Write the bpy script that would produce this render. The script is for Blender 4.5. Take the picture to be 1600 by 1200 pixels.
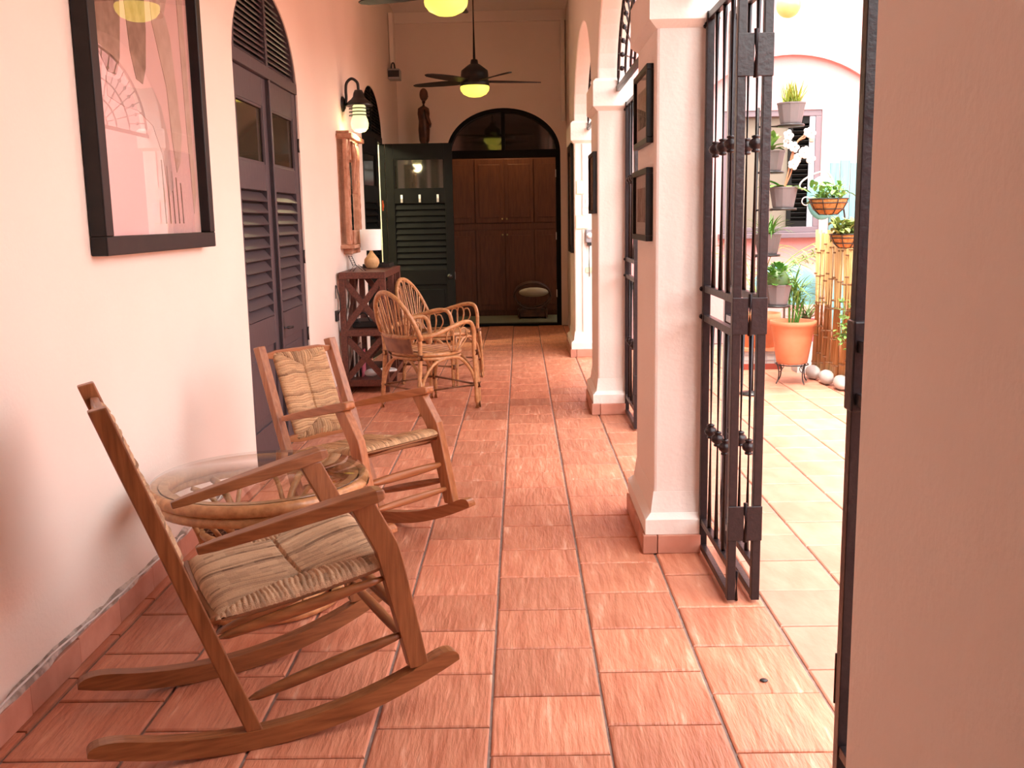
import bpy, math, random
from mathutils import Vector, Matrix
from mathutils.geometry import tessellate_polygon
random.seed(7)
PI = math.pi
for o in list(bpy.data.objects): bpy.data.objects.remove(o)
scene = bpy.context.scene
COL = scene.collection

# ------------------------------------------------------------ camera
F_PX, YAW, PITCH, ROLL, CAM_H = 1526.0, -0.0109, 0.1675, -0.0179, 1.31
_f = Vector((math.sin(YAW)*math.cos(PITCH), math.cos(YAW)*math.cos(PITCH), -math.sin(PITCH)))
_r = Vector((math.cos(YAW), -math.sin(YAW), 0)); _u = _r.cross(_f)
_r2 = _r*math.cos(ROLL) + _u*math.sin(ROLL); _u2 = _u*math.cos(ROLL) - _r*math.sin(ROLL)
cam_d = bpy.data.cameras.new('camera'); cam = bpy.data.objects.new('camera', cam_d); COL.objects.link(cam)
cam_d.sensor_fit = 'HORIZONTAL'; cam_d.sensor_width = 36; cam_d.lens = F_PX/1600*36; cam_d.clip_start = .02
cam.matrix_world = Matrix(((_r2.x,_u2.x,-_f.x,0),(_r2.y,_u2.y,-_f.y,0),(_r2.z,_u2.z,-_f.z,CAM_H),(0,0,0,1)))
scene.camera = cam

# ------------------------------------------------------------ sky, sun, exposure
world = bpy.data.worlds.new('sky'); scene.world = world; world.use_nodes = True
wn = world.node_tree.nodes; wl = world.node_tree.links
bg = wn['Background']
sky = wn.new('ShaderNodeTexSky'); sky.sky_type = 'NISHITA'; sky.sun_disc = False
sky.sun_elevation = math.radians(68); sky.sun_rotation = math.radians(215); sky.air_density = 1.0; sky.dust_density = 3.0; sky.ozone_density = .6
hsv = wn.new('ShaderNodeHueSaturation'); hsv.inputs['Saturation'].default_value = .35; wl.new(sky.outputs[0], hsv.inputs['Color'])
warm = wn.new('ShaderNodeMix'); warm.data_type = 'RGBA'; warm.blend_type = 'MULTIPLY'; warm.inputs[0].default_value = 1; warm.inputs[7].default_value = (1,.93,.84,1)
wl.new(hsv.outputs[0], warm.inputs[6]); wl.new(warm.outputs[2], bg.inputs[0]); bg.inputs[1].default_value = SKY_STRENGTH = 0.55
sun_d = bpy.data.lights.new('sun', 'SUN'); sun = bpy.data.objects.new('sun', sun_d); COL.objects.link(sun)
sun_d.energy = .8; sun_d.angle = math.radians(3); sun_d.color = (1, .96, .88)
sun.rotation_euler = Vector((.14, .42, -1.0)).to_track_quat('-Z', 'Y').to_euler(); sun.location = (-3, -4, 12)
vs = scene.view_settings
vs.view_transform = 'Standard'; vs.look = 'None'; vs.gamma = 1; vs.use_curve_mapping = False; vs.exposure = 1.86

# ------------------------------------------------------------ materials
MATS = {}
def mat(name, col, rough=.6, col2=None, scale=8, stretch=(1,1,1), bump=0, bscale=None, metal=0, spec=.5, rnd=0, emit=None, estr=0, detail=6, contrast=(.35,.65), coat=0, trans=0, col3=None):
    m = bpy.data.materials.new(name); m.use_nodes = True; nt = m.node_tree; n = nt.nodes; l = nt.links
    b = n['Principled BSDF']; b.inputs['Roughness'].default_value = rough; b.inputs['Metallic'].default_value = metal
    b.inputs['Specular IOR Level'].default_value = spec; b.inputs['Coat Weight'].default_value = coat
    b.inputs['Base Color'].default_value = (*col, 1)
    if trans:
        b.inputs['Transmission Weight'].default_value = trans
    if emit:
        b.inputs['Emission Color'].default_value = (*emit, 1); b.inputs['Emission Strength'].default_value = estr
    if col2 or bump:
        tc = n.new('ShaderNodeTexCoord'); mp = n.new('ShaderNodeMapping'); mp.inputs['Scale'].default_value = stretch
        oi = n.new('ShaderNodeObjectInfo'); vm = n.new('ShaderNodeVectorMath'); vm.operation = 'MULTIPLY_ADD'
        cmb = n.new('ShaderNodeCombineXYZ')
        for i in range(3): l.new(oi.outputs['Random'], cmb.inputs[i])
        vm.inputs[1].default_value = (37, 53, 71)
        l.new(cmb.outputs[0], vm.inputs[0]); l.new(tc.outputs['Object'], vm.inputs[2]); l.new(vm.outputs[0], mp.inputs[0])
        nz = n.new('ShaderNodeTexNoise'); nz.inputs['Scale'].default_value = scale; nz.inputs['Detail'].default_value = detail
        l.new(mp.outputs[0], nz.inputs['Vector'])
        if col2:
            cr = n.new('ShaderNodeValToRGB'); e = cr.color_ramp.elements
            e[0].position = contrast[0]; e[0].color = (*col, 1); e[1].position = contrast[1]; e[1].color = (*col2, 1)
            if col3:
                x = e.new(min(1, contrast[1]+.12)); x.color = (*col3, 1)
            l.new(nz.outputs[0], cr.inputs[0]); src = cr.outputs[0]
            if rnd:
                hs = n.new('ShaderNodeHueSaturation'); mr = n.new('ShaderNodeMapRange')
                mr.inputs[3].default_value = 1-rnd; mr.inputs[4].default_value = 1+rnd
                l.new(oi.outputs['Random'], mr.inputs[0]); l.new(mr.outputs[0], hs.inputs['Value']); l.new(src, hs.inputs['Color']); src = hs.outputs[0]
            l.new(src, b.inputs['Base Color'])
        if bump:
            bn = n.new('ShaderNodeBump'); bn.inputs['Strength'].default_value = bump; bn.inputs['Distance'].default_value = .01
            if bscale:
                n2 = n.new('ShaderNodeTexNoise'); n2.inputs['Scale'].default_value = bscale; n2.inputs['Detail'].default_value = 5
                l.new(mp.outputs[0], n2.inputs['Vector']); l.new(n2.outputs[0], bn.inputs['Height'])
            else: l.new(nz.outputs[0], bn.inputs['Height'])
            l.new(bn.outputs[0], b.inputs['Normal'])
    MATS[name] = m; return m
def glass_mat(name, tint, ior, rough=0.0, opacity=0.0):
    m = bpy.data.materials.new(name); m.use_nodes = True; n = m.node_tree.nodes; l = m.node_tree.links
    n.remove(n['Principled BSDF']); out = n['Material Output']
    fr0 = n.new('ShaderNodeFresnel'); fr0.inputs[0].default_value = ior; ge = n.new('ShaderNodeNewGeometry'); inv = n.new('ShaderNodeMath'); inv.operation = 'SUBTRACT'; inv.inputs[0].default_value = 1; l.new(ge.outputs['Backfacing'], inv.inputs[1])
    fr = n.new('ShaderNodeMath'); fr.operation = 'MULTIPLY'; l.new(fr0.outputs[0], fr.inputs[0]); l.new(inv.outputs[0], fr.inputs[1])
    tr = n.new('ShaderNodeBsdfTransparent'); tr.inputs[0].default_value = (*tint, 1)
    gl = n.new('ShaderNodeBsdfGlossy'); gl.inputs['Roughness'].default_value = rough
    mx = n.new('ShaderNodeMixShader'); l.new(fr.outputs[0], mx.inputs[0]); l.new(tr.outputs[0], mx.inputs[1]); l.new(gl.outputs[0], mx.inputs[2])
    l.new(mx.outputs[0], out.inputs[0]); MATS[name] = m

mat('plaster', (.85,.735,.635), .75, (.88,.765,.665), 1.6, bump=.10, bscale=70, spec=.25)
mat('pillar_plaster', (.86,.785,.71), .75, (.885,.815,.745), 2.2, bump=.16, bscale=60, spec=.25)
mat('right_plaster', (.82,.67,.53), .75, (.86,.73,.60), 2.0, bump=.5, bscale=60, spec=.25)
mat('ceiling_white', (.82,.76,.70), .8)
mat('pink_plaster', (.56,.285,.28), .8, (.59,.31,.30), 2.0, bump=.2, bscale=50, spec=.2)
mat('cream_trim', (.86,.77,.68), .6)
mat('tile', (.50,.17,.092), .40, (.62,.25,.145), 5, stretch=(6,.9,1), bump=.65, bscale=11, rnd=.16, contrast=(.33,.62), col3=(.75,.40,.27), spec=.45)
mat('tile_court', (.47,.20,.125), .5, (.54,.25,.165), 4, stretch=(3,1.2,1), bump=.3, bscale=12, rnd=.08)
mat('grout', (.23,.155,.13), .9, (.32,.23,.19), 30)
mat('skirt_tile', (.52,.23,.155), .5, (.62,.30,.21), 9, bump=.3, rnd=.12)
mat('crumble', (.30,.24,.20), .95, (.62,.52,.45), 18, contrast=(.42,.58))
mat('door_plum', (.060,.046,.052), .42, (.078,.060,.067), 12, stretch=(6,6,1), bump=.08)
mat('door_black', (.0065,.0065,.0062), .5, (.009,.009,.0085), 10, spec=.10)
mat('iron', (.011,.006,.007), .34, (.018,.009,.010), 60, bump=.15, spec=.4)
mat('black_paint', (.012,.011,.011), .35, spec=.5)
mat('frame_black', (.008,.007,.007), .4, (.013,.011,.010), 14, spec=.3)
mat('dark_glass', (.02,.018,.014), .04, spec=.8)
mat('amber_glass', (.055,.042,.026), .06, spec=.8)
for ax, stv in (('x',(1.3,16,16)),('y',(16,1.3,16)),('z',(16,16,1.3))):
    mat('chair_wood_'+ax, (.165,.052,.014), .38, (.325,.118,.040), 5, stretch=stv, bump=.10, contrast=(.28,.70), coat=.12, rnd=.10)
    mat('chair_wood_light_'+ax, (.29,.092,.028), .38, (.48,.185,.070), 5, stretch=stv, bump=.10, contrast=(.28,.70), coat=.12, rnd=.10)
def rush_mat(name, dark, light):
    m = mat(name, light, .75, bump=.35, bscale=300, scale=90); n = m.node_tree.nodes; l = m.node_tree.links; b = n['Principled BSDF']
    at = n.new('ShaderNodeAttribute'); at.attribute_name = 'strand'; cr = n.new('ShaderNodeValToRGB'); e = cr.color_ramp.elements
    e[0].position = .05; e[0].color = (*dark, 1); e[1].position = .75; e[1].color = (*light, 1)
    l.new(at.outputs['Fac'], cr.inputs[0]); l.new(cr.outputs[0], b.inputs['Base Color'])
rush_mat('rush', (.12,.055,.024), (.56,.35,.20)); rush_mat('rush_light', (.19,.08,.03), (.62,.375,.19))
mat('rattan', (.42,.185,.068), .4, (.60,.30,.125), 14, stretch=(3,3,3), bump=.1, coat=.15)
mat('rattan_dark', (.20,.075,.035), .5, (.34,.14,.06), 14)
mat('cane_weave', (.16,.06,.035), .6, (.30,.13,.07), 60)
mat('shelf_wood', (.085,.026,.018), .4, (.15,.048,.03), 9, stretch=(8,2,8), bump=.06)
mat('carved_wood', (.40,.18,.10), .6, (.56,.29,.18), 18, bump=.7, bscale=60)
mat('mirror', (.85,.85,.83), .03, metal=1)
mat('wardrobe', (.10,.028,.012), .4, (.15,.046,.018), 5, stretch=(9,9,1), bump=.05)
mat('statue_wood', (.05,.018,.010), .4, (.13,.048,.022), 12, bump=.4)
mat('olive_floor', (.20,.19,.11), .4, (.24,.22,.13), 6)
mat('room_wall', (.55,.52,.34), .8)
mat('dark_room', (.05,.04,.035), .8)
mat('white_plastic', (.80,.79,.77), .4)
mat('cream_sign', (.80,.72,.50), .6, (.74,.66,.44), 40)
mat('grey_plastic', (.30,.31,.33), .4)
mat('black_plastic', (.012,.012,.012), .4)
mat('brass', (.55,.40,.18), .35, metal=1)
mat('steel', (.55,.55,.55), .3, metal=1)
mat('shade_white', (.85,.80,.76), .8, emit=(1,.9,.8), estr=.05)
mat('gourd', (.62,.36,.15), .6, (.74,.46,.22), 30, bump=.5)
mat('bulb', (.8,.6,.15), .3, emit=(1,.88,.10), estr=.46)
mat('lantern_glass', (.8,.75,.4), .3, emit=(1,.96,.40), estr=.34)
mat('court_globe', (.36,.26,.13), .2, emit=(1,.62,.08), estr=.16)
mat('fan_black', (.008,.007,.006), .4, spec=.3)
mat('fan_blade', (.016,.011,.009), .5, spec=.3)
mat('paper', (.72,.47,.43), .7)
mat('print_brown', (.20,.11,.075), .8, (.34,.22,.16), 20)
mat('print_tan', (.50,.34,.26), .8, (.60,.44,.36), 16)
mat('reflection_grey', (.56,.40,.36), .8)
mat('photo_print', (.10,.085,.07), .6, (.45,.38,.30), 22, stretch=(1,1,1.6), contrast=(.35,.65))
mat('photo_print_pale', (.30,.22,.18), .6, (.58,.47,.40), 16, contrast=(.35,.65))
mat('mat_board', (.85,.76,.68), .8)
mat('mat_board_dark', (.20,.16,.13), .8)
mat('terracotta', (.56,.20,.09), .7, (.62,.25,.13), 6)
mat('fluted_pot', (.10,.088,.090), .5, (.125,.11,.112), 5)
mat('soil', (.16,.08,.045), .95, (.34,.18,.10), 60, bump=.8)
mat('leaf_yellow', (.16,.21,.02), .45, (.28,.33,.035), 8)
mat('leaf_green', (.045,.17,.018), .45, (.11,.28,.04), 8)
mat('leaf_light', (.12,.27,.05), .5, (.22,.38,.10), 10)
mat('leaf_dark', (.03,.075,.015), .5, (.08,.14,.03), 10)
mat('leaf_pale', (.12,.19,.035), .5, (.22,.27,.07), 10)
mat('petal', (.52,.49,.48), .6)
mat('stem_brown', (.33,.14,.07), .6)
mat('bamboo', (.42,.22,.075), .45, (.58,.36,.15), 9, stretch=(1,1,.3))
mat('bamboo_node', (.22,.11,.05), .6)
mat('coir', (.34,.13,.03), .95, (.48,.22,.07), 50, bump=1)
mat('teal_panel', (.085,.23,.245), .6, (.13,.28,.30), 5, stretch=(6,6,.5))
mat('aqua_cloth', (.12,.31,.33), .7)
mat('pink_plastic', (.78,.20,.28), .5)
mat('stone_white', (.50,.48,.46), .8, (.42,.40,.39), 12)
mat('red_base', (.28,.05,.03), .6)
mat('window_mauve', (.13,.095,.11), .5)
mat('window_blue', (.28,.30,.35), .5)
mat('interior_tan', (.15,.125,.095), .8)
mat('cushion', (.60,.48,.34), .8)
mat('orange_plastic', (.80,.16,.03), .5)
mat('cable_white', (.70,.64,.60), .5)
glass_mat('picture_glass', (1,1,1), 1.85)
glass_mat('table_glass', (.93,.96,.95), 1.7)
glass_mat('window_glass', (.75,.75,.7), 1.5)
# ------------------------------------------------------------ mesh helpers
def frame_from(d, up=Vector((0,0,1))):
    d = d.normalized()
    if abs(d.dot(up)) > .98: up = Vector((1,0,0))
    s = d.cross(up).normalized(); return s, s.cross(d).normalized()
class MB:
    def __init__(s): s.v = []; s.f = []; s.sm = []
    def add(s, vs, fs, smooth=False):
        o = len(s.v); s.v += [tuple(v) for v in vs]; s.f += [tuple(i+o for i in f) for f in fs]; s.sm += [smooth]*len(fs); return s
    def box(s, x0, x1, y0, y1, z0, z1, M=None):
        vs = [Vector((x, y, z)) for z in (z0, z1) for y in (y0, y1) for x in (x0, x1)]
        if M: vs = [M @ v for v in vs]
        return s.add(vs, [(0,2,3,1),(4,5,7,6),(0,1,5,4),(2,6,7,3),(0,4,6,2),(1,3,7,5)])
    def loft(s, secs, smooth=False, caps=True, closed=False):
        n = len(secs[0]); vs = [p for sec in secs for p in sec]; fs = []
        m = len(secs)
        for i in range(m if closed else m-1):
            j = (i+1) % m
            for k in range(n): fs.append((i*n+k, i*n+(k+1)%n, j*n+(k+1)%n, j*n+k))
        if caps and not closed: fs += [tuple(range(n-1,-1,-1)), tuple((m-1)*n+k for k in range(n))]
        return s.add(vs, fs, smooth)
    def bar(s, p, q, w, h, up=(0,0,1), w2=None, h2=None):
        p = Vector(p); q = Vector(q); a, b = frame_from(q-p, Vector(up)); w2 = w2 or w; h2 = h2 or h
        sec = lambda c, w, h: [c-a*w/2-b*h/2, c+a*w/2-b*h/2, c+a*w/2+b*h/2, c-a*w/2+b*h/2]
        return s.loft([sec(p,w,h), sec(q,w2,h2)])
    def tube(s, pts, r, n=8, closed=False, flat=1.0):
        pts = [Vector(p) for p in pts]; m = len(pts); rs = r if isinstance(r, (list, tuple)) else [r]*m
        secs = []; prev = None
        for i in range(m):
            if closed: t = pts[(i+1)%m]-pts[i-1]
            else: t = pts[min(i+1,m-1)]-pts[max(i-1,0)]
            t.normalize()
            if prev is None: a, b = frame_from(t)
            else:
                a = (prev - t*prev.dot(t)).normalized(); b = t.cross(a)
            prev = a
            secs.append([pts[i]+(a*math.cos(2*PI*k/n)+b*math.sin(2*PI*k/n)*flat)*rs[i] for k in range(n)])
        return s.loft(secs, True, True, closed)
    def lathe(s, prof, n=24, c=(0,0,0), caps=False, flute=0, M=None):
        c = Vector(c); secs = []
        for r, z in prof:
            ring = [Vector((r*(1-(flute if (k%2) else 0))*math.cos(2*PI*k/n), r*(1-(flute if (k%2) else 0))*math.sin(2*PI*k/n), z)) for k in range(n)]
            secs.append([(M@p if M else p)+c for p in ring])
        return s.loft(secs, not flute, caps)
    def prism(s, poly, fn, d0, d1, smooth=False):
        n = len(poly); vs = [fn(a, b, d0) for a, b in poly] + [fn(a, b, d1) for a, b in poly]
        tris = tessellate_polygon([[Vector((a, b, 0)) for a, b in poly]])
        s.add(vs, [tuple(t) for t in tris] + [tuple(i+n for i in reversed(t)) for t in tris] + [(i, i+n, (i+1)%n+n, (i+1)%n) for i in range(n)], smooth)
        return s
    def sphere(s, c, r, n=12, m=8, sc=(1,1,1)):
        c = Vector(c); secs = []
        for i in range(m+1):
            t = PI*i/m; rr = max(math.sin(t), .001)
            secs.append([c+Vector((rr*math.cos(2*PI*k/n)*r*sc[0], rr*math.sin(2*PI*k/n)*r*sc[1], -math.cos(t)*r*sc[2])) for k in range(n)])
        return s.loft(secs, True)
    def mesh(s, name):
        me = bpy.data.meshes.new(name); me.from_pydata(s.v, [], s.f); me.polygons.foreach_set('use_smooth', s.sm); me.update()
        import bmesh
        bm = bmesh.new(); bm.from_mesh(me); bmesh.ops.recalc_face_normals(bm, faces=bm.faces); bm.to_mesh(me); bm.free()
        return me
    def build(s, name, m, parent=None, bev=0, loc=None, rot=None, label=None):
        me = s.mesh(name); me.materials.append(MATS[m]); o = bpy.data.objects.new(name, me); COL.objects.link(o)
        if parent: o.parent = parent
        if loc: o.location = loc
        if rot: o.rotation_euler = rot
        if bev:
            md = o.modifiers.new('bevel', 'BEVEL'); md.width = bev; md.segments = 2; md.limit_method = 'ANGLE'
        if label: o['label'] = label
        return o
def tag(o, label, cat, group=None):
    o['label'] = label; o['category'] = cat
    if group: o['group'] = group
    return o
def thing(name, label, cat, loc=(0,0,0), rz=0, group=None):
    o = bpy.data.objects.new(name, None); COL.objects.link(o); o.empty_display_size = .1
    o.location = loc; o.rotation_euler = (0,0,rz); return tag(o, label, cat, group)
def struct(o): o['kind'] = 'structure'; return o
def inst(src, parent, loc=(0,0,0), rot=(0,0,0), name=None, scale=None):
    o = bpy.data.objects.new(name or src.name.split('.')[0], src.data); COL.objects.link(o)
    if parent: o.parent = parent
    o.location = loc; o.rotation_euler = rot
    if scale: o.scale = scale
    for md in src.modifiers:
        if md.type == 'BEVEL':
            n = o.modifiers.new('bevel', 'BEVEL'); n.width = md.width; n.segments = md.segments; n.limit_method = 'ANGLE'
    return o
def lerp(a, b, t): return a+(b-a)*t
def spline(ctrl, n=6):
    P = [Vector(p) for p in ctrl]; P = [2*P[0]-P[1]] + P + [2*P[-1]-P[-2]]; out = []
    for i in range(1, len(P)-2):
        for k in range(n):
            t = k/n; a,b,c,d = P[i-1],P[i],P[i+1],P[i+2]
            out.append(.5*((2*b)+(c-a)*t+(2*a-5*b+4*c-d)*t*t+(3*b-a-3*c+d)*t**3))
    out.append(P[-2]); return out
def arc_pts(a0, a1, n): return [a0+(a1-a0)*i/n for i in range(n+1)]

# ------------------------------------------------------------ setting
CEIL = 3.72; YE = 12.06; YB = -2.2
def WX(y): return -1.37-.008*(y-3)
WANG = math.atan(.008)
D1 = (4.93, 6.39); D2 = (9.07, 10.52); DSPR = 2.11; DRISE = .49
def arch(y0, y1, zs, rise, n=24):
    c = (y0+y1)/2; a = (y1-y0)/2
    return [(c-a*math.cos(PI*i/n), zs+rise*math.sin(PI*i/n)) for i in range(n+1)]
# left wall with two arched door openings
outl = [(YB,0),(D1[0],0)] + arch(*D1, DSPR, DRISE) + [(D1[1],0),(D2[0],0)] + arch(*D2, DSPR, DRISE) + [(D2[1],0),(YE+.2,0),(YE+.2,CEIL),(YB,CEIL)]
struct(MB().prism(outl, lambda y,z,d: Vector((WX(y)+d, y, z)), 0, -.22).build('wall_left', 'plaster'))
# arcade on the right
SPR = 2.16; ARISE = .66; XA0, XA1 = .51, .71
PIL = [(.20,1.465),(3.73,4.29),(6.49,7.05),(9.26,10.05)]
outr = [(YB,CEIL),(YB,0),(PIL[0][1],0)]  # unseen bay behind the camera walled up solid to darken the near pillar
prev = PIL[0][1]
for a, b in PIL[1:]:
    outr += arch(prev, a, SPR, ARISE) + [(a,0),(b,0)]; prev = b
outr += [(PIL[-1][1],CEIL)]
arcade = struct(MB().prism(outr, lambda y,z,d: Vector((d, y, z)), XA0, XA1).build('wall_right', 'pillar_plaster', bev=.012))
struct(MB().box(.575,.80,10.05,YE,0,CEIL).build('wall_right_end', 'plaster'))
# end wall with arched doorway
ED = (-.87,.50); ESPR = 2.10; ERISE = .52
oute = [(-1.75,0),(ED[0],0)] + arch(*ED, ESPR, ERISE, 28) + [(ED[1],0),(.80,0),(.80,CEIL),(-1.75,CEIL)]
struct(MB().prism(oute, lambda x,z,d: Vector((x, YE+d, z)), 0, .22).build('wall_end', 'plaster'))
struct(MB().box(-1.7,.9,YB-.2,YB,0,CEIL).build('wall_back', 'plaster'))
struct(MB().box(-1.8,.95,YB-.2,YE+.25,CEIL,CEIL+.25).build('ceiling', 'ceiling_white'))
# ceiling edge moulding across the end wall
struct(MB().box(-1.44,.575,YE-.05,YE-.0005,CEIL-.12,CEIL-.001).build('trim_ceiling', 'cream_trim'))

# pillar bands, plinths and skirting tiles (parts of the arcade)
sk_src = MB().box(-.5,.5,-.5,.5,0,1)
def skirt(parent, x0, x1, y0, y1, z1=.075):
    MB().box(x0,x1,y0,y1,.0005,z1).build('skirting_tile','skirt_tile',parent,bev=.003)
for i, (a, b) in enumerate(PIL):
    bb = min(b, a+.60)
    MB().loft([[Vector((XA0-o,a-o,z)),Vector((XA1+o,a-o,z)),Vector((XA1+o,b+o,z)),Vector((XA0-o,b+o,z))] for o,z in ((.0,1.985),(.03,2.012),(.03,2.165),(.012,2.185),(.0,2.187))]).build('impost_band','pillar_plaster',arcade)
    MB().loft([[Vector((XA0-o,a-o,z)),Vector((XA1+o*.0,a-o,z)),Vector((XA1+o*.0,b+o,z)),Vector((XA0-o,b+o,z))] for o,z in ((.036,.076),(.036,.135),(.012,.158),(.001,.24))]).build('plinth','cream_trim' if False else 'pillar_plaster',arcade)
    if i == 0: continue
    xs, xe = XA0-.046, XA1-.02
    skirt(arcade, xs, xs+.055, a-.046, a-.001); skirt(arcade, xs+.058, xe, a-.046, a-.001)
    y = a+.001
    while y < b-.02:
        y2 = min(y+.28, b+.04); skirt(arcade, xs, XA0-.001, y, y2-.003); y = y2

# floor: mortar bed + tiles in running bond
TS = .305; TX0 = -.3215*TS
ROWOFF = {0:7.3266*TS, 1:7.7844*TS}
court_x1 = 6.0
floor = struct(MB().box(-1.8,6.2,YB-.2,13.95,-.12,-.008).build('floor','grout'))
def clip(poly, f):
    out = []
    for i in range(len(poly)):
        p, q = poly[i], poly[(i+1)%len(poly)]; fp, fq = f(p), f(q)
        if fp >= 0: out.append(p)
        if (fp >= 0) != (fq >= 0):
            t = fp/(fp-fq); out.append((p[0]+(q[0]-p[0])*t, p[1]+(q[1]-p[1])*t))
    return out
def tile_mb(w, l, ch=.006, z0=-.02):
    r = lambda o,z: [Vector((-w/2+o,-l/2+o,z)),Vector((w/2-o,-l/2+o,z)),Vector((w/2-o,l/2-o,z)),Vector((-w/2+o,l/2-o,z))]
    mb = MB(); secs = [r(0,z0), r(0,-.004), r(ch*.5,-.0012), r(ch,0)]
    return mb.loft(secs, False)
G = .0085
base_tiles = []
for v in range(3):
    mb = tile_mb(TS-G, TS-G); me = mb.mesh('floor_tile'); me.materials.append(MATS['tile']); base_tiles.append(me)
me_c = tile_mb(TS-G, TS-G).mesh('floor_tile'); me_c.materials.append(MATS['tile_court'])
far = MB(); farc = MB(); ntile = 0
for col in range(-6, 20):
    xc = TX0+(col+.5)*TS
    off = ROWOFF[col % 2]
    for r in range(-16, 46):
        yc = off+(r-8.5)*TS
        if yc < YB+.1 or yc > YE+.05: continue
        court = xc > .80
        if court and yc > 9.9: continue
        if xc-TS/2 > court_x1: continue
        xl = xc-TS/2+G/2; xr = xc+TS/2-G/2; yl = yc-TS/2+G/2; yh = yc+TS/2-G/2
        if xr < WX(yc)-.0: continue
        # is it in the picture?
        dep = yc; px = 812+1526*xc/max(dep,.2); vis = yc > 1.75 and -150 < px < 1400 and yc < 7.7
        if xl < WX(yc)+.02 or yh > YE:
            poly = clip([(xl,yl),(xr,yl),(xr,yh),(xl,yh)], lambda p: p[0]-WX(p[1])-.002)
            poly = clip(poly, lambda p: YE-p[1]) if poly else poly
            if len(poly) < 3: continue
            mb = MB().prism(poly, lambda x,y,d: Vector((x,y,d)), 0, -.02)
            if vis: mb.build('floor_tile','tile',floor); ntile += 1
            else: far.prism(poly, lambda x,y,d: Vector((x,y,d)), 0, -.02)
        elif vis and ntile < 295:
            o = bpy.data.objects.new('floor_tile', me_c if court else random.choice(base_tiles)); COL.objects.link(o); o.parent = floor
            o.location = (xc+random.uniform(-.001,.001), yc+random.uniform(-.001,.001), random.uniform(-.0012,0)); o.rotation_euler = (random.uniform(-.0015,.0015),random.uniform(-.0015,.0015),random.uniform(-.003,.003)); ntile += 1
        else:
            t = tile_mb(TS-G, TS-G); (farc if court else far).add([Vector(v)+Vector((xc,yc,0)) for v in t.v], t.f)
o = far.build('far_tiles','tile',floor); o['kind'] = 'stuff'
o = farc.build('courtyard_tiles','tile_court',floor); o['kind'] = 'stuff'
# drain hole in a tile, bolt socket
tag(MB().lathe([(.001,.002),(.012,.002),(.010,.0035),(.0005,.0036)], 10, (.674,2.608,0)).build('floor_bolt_hole','black_plastic'), 'small dark bolt hole in a floor tile in front of the open gate', 'hole')

# left skirting (individual tiles), crumbling plaster and a loose cable above it
bl = struct(MB().box(-.002,.003,1.0,1.01,0.001,.02).build('baseboard_left','grout'))
def skirt_run(y0, y1):
    y = y0
    while y < y1-.03:
        y2 = min(y+.305, y1); xm = WX((y+y2)/2)
        MB().box(0,.018,0,y2-y-.004,.0005,.085+random.uniform(-.003,.003)).build('skirting_tile','skirt_tile',bl,bev=.003,loc=(xm+.0005,y,0)); y = y2
bl.location = (WX(1)+.004,0,0)
bl.location = (0,0,0)
bl.data.transform(Matrix.Translation((WX(1)+.004,0,0)))
skirt_run(.33, D1[0]-.01); skirt_run(D1[1]+.01, D2[0]-.01); skirt_run(D2[1]+.01, YE-.02)
cr = MB(); N = 170; secs = []; zr = [random.uniform(-.008,.016) for _ in range(400)]; thr = [random.uniform(.003,.018) for _ in range(400)]
for i in range(N+1):
    y = lerp(.4, D1[0]-.04, i/N); x = WX(y)+.001; fi = i*.45; j0 = int(fi); zt = .100+lerp(zr[j0],zr[j0+1],fi-j0)*.8+.006*math.sin(y*5)+random.uniform(-.002,.002); th = lerp(thr[j0],thr[j0+1],fi-j0)
    secs.append([Vector((x,y,.083)),Vector((x+th+.004,y,.086)),Vector((x+th,y,.086+(zt-.086)*.6)),Vector((x,y,zt))])
cr.loft(secs).build('crumbled_plaster','crumble',bl)
pts = [Vector((WX(y)+.015+random.uniform(-.002,.004), y, .100+.008*math.sin(y*3.1)+random.uniform(-.004,.004))) for y in [lerp(.5,4.85,i/60) for i in range(61)]]
tag(MB().tube(pts,.0035,6).build('loose_cable','cable_white'), 'thin pale cable lying along the top of the wall skirting', 'cable')
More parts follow.
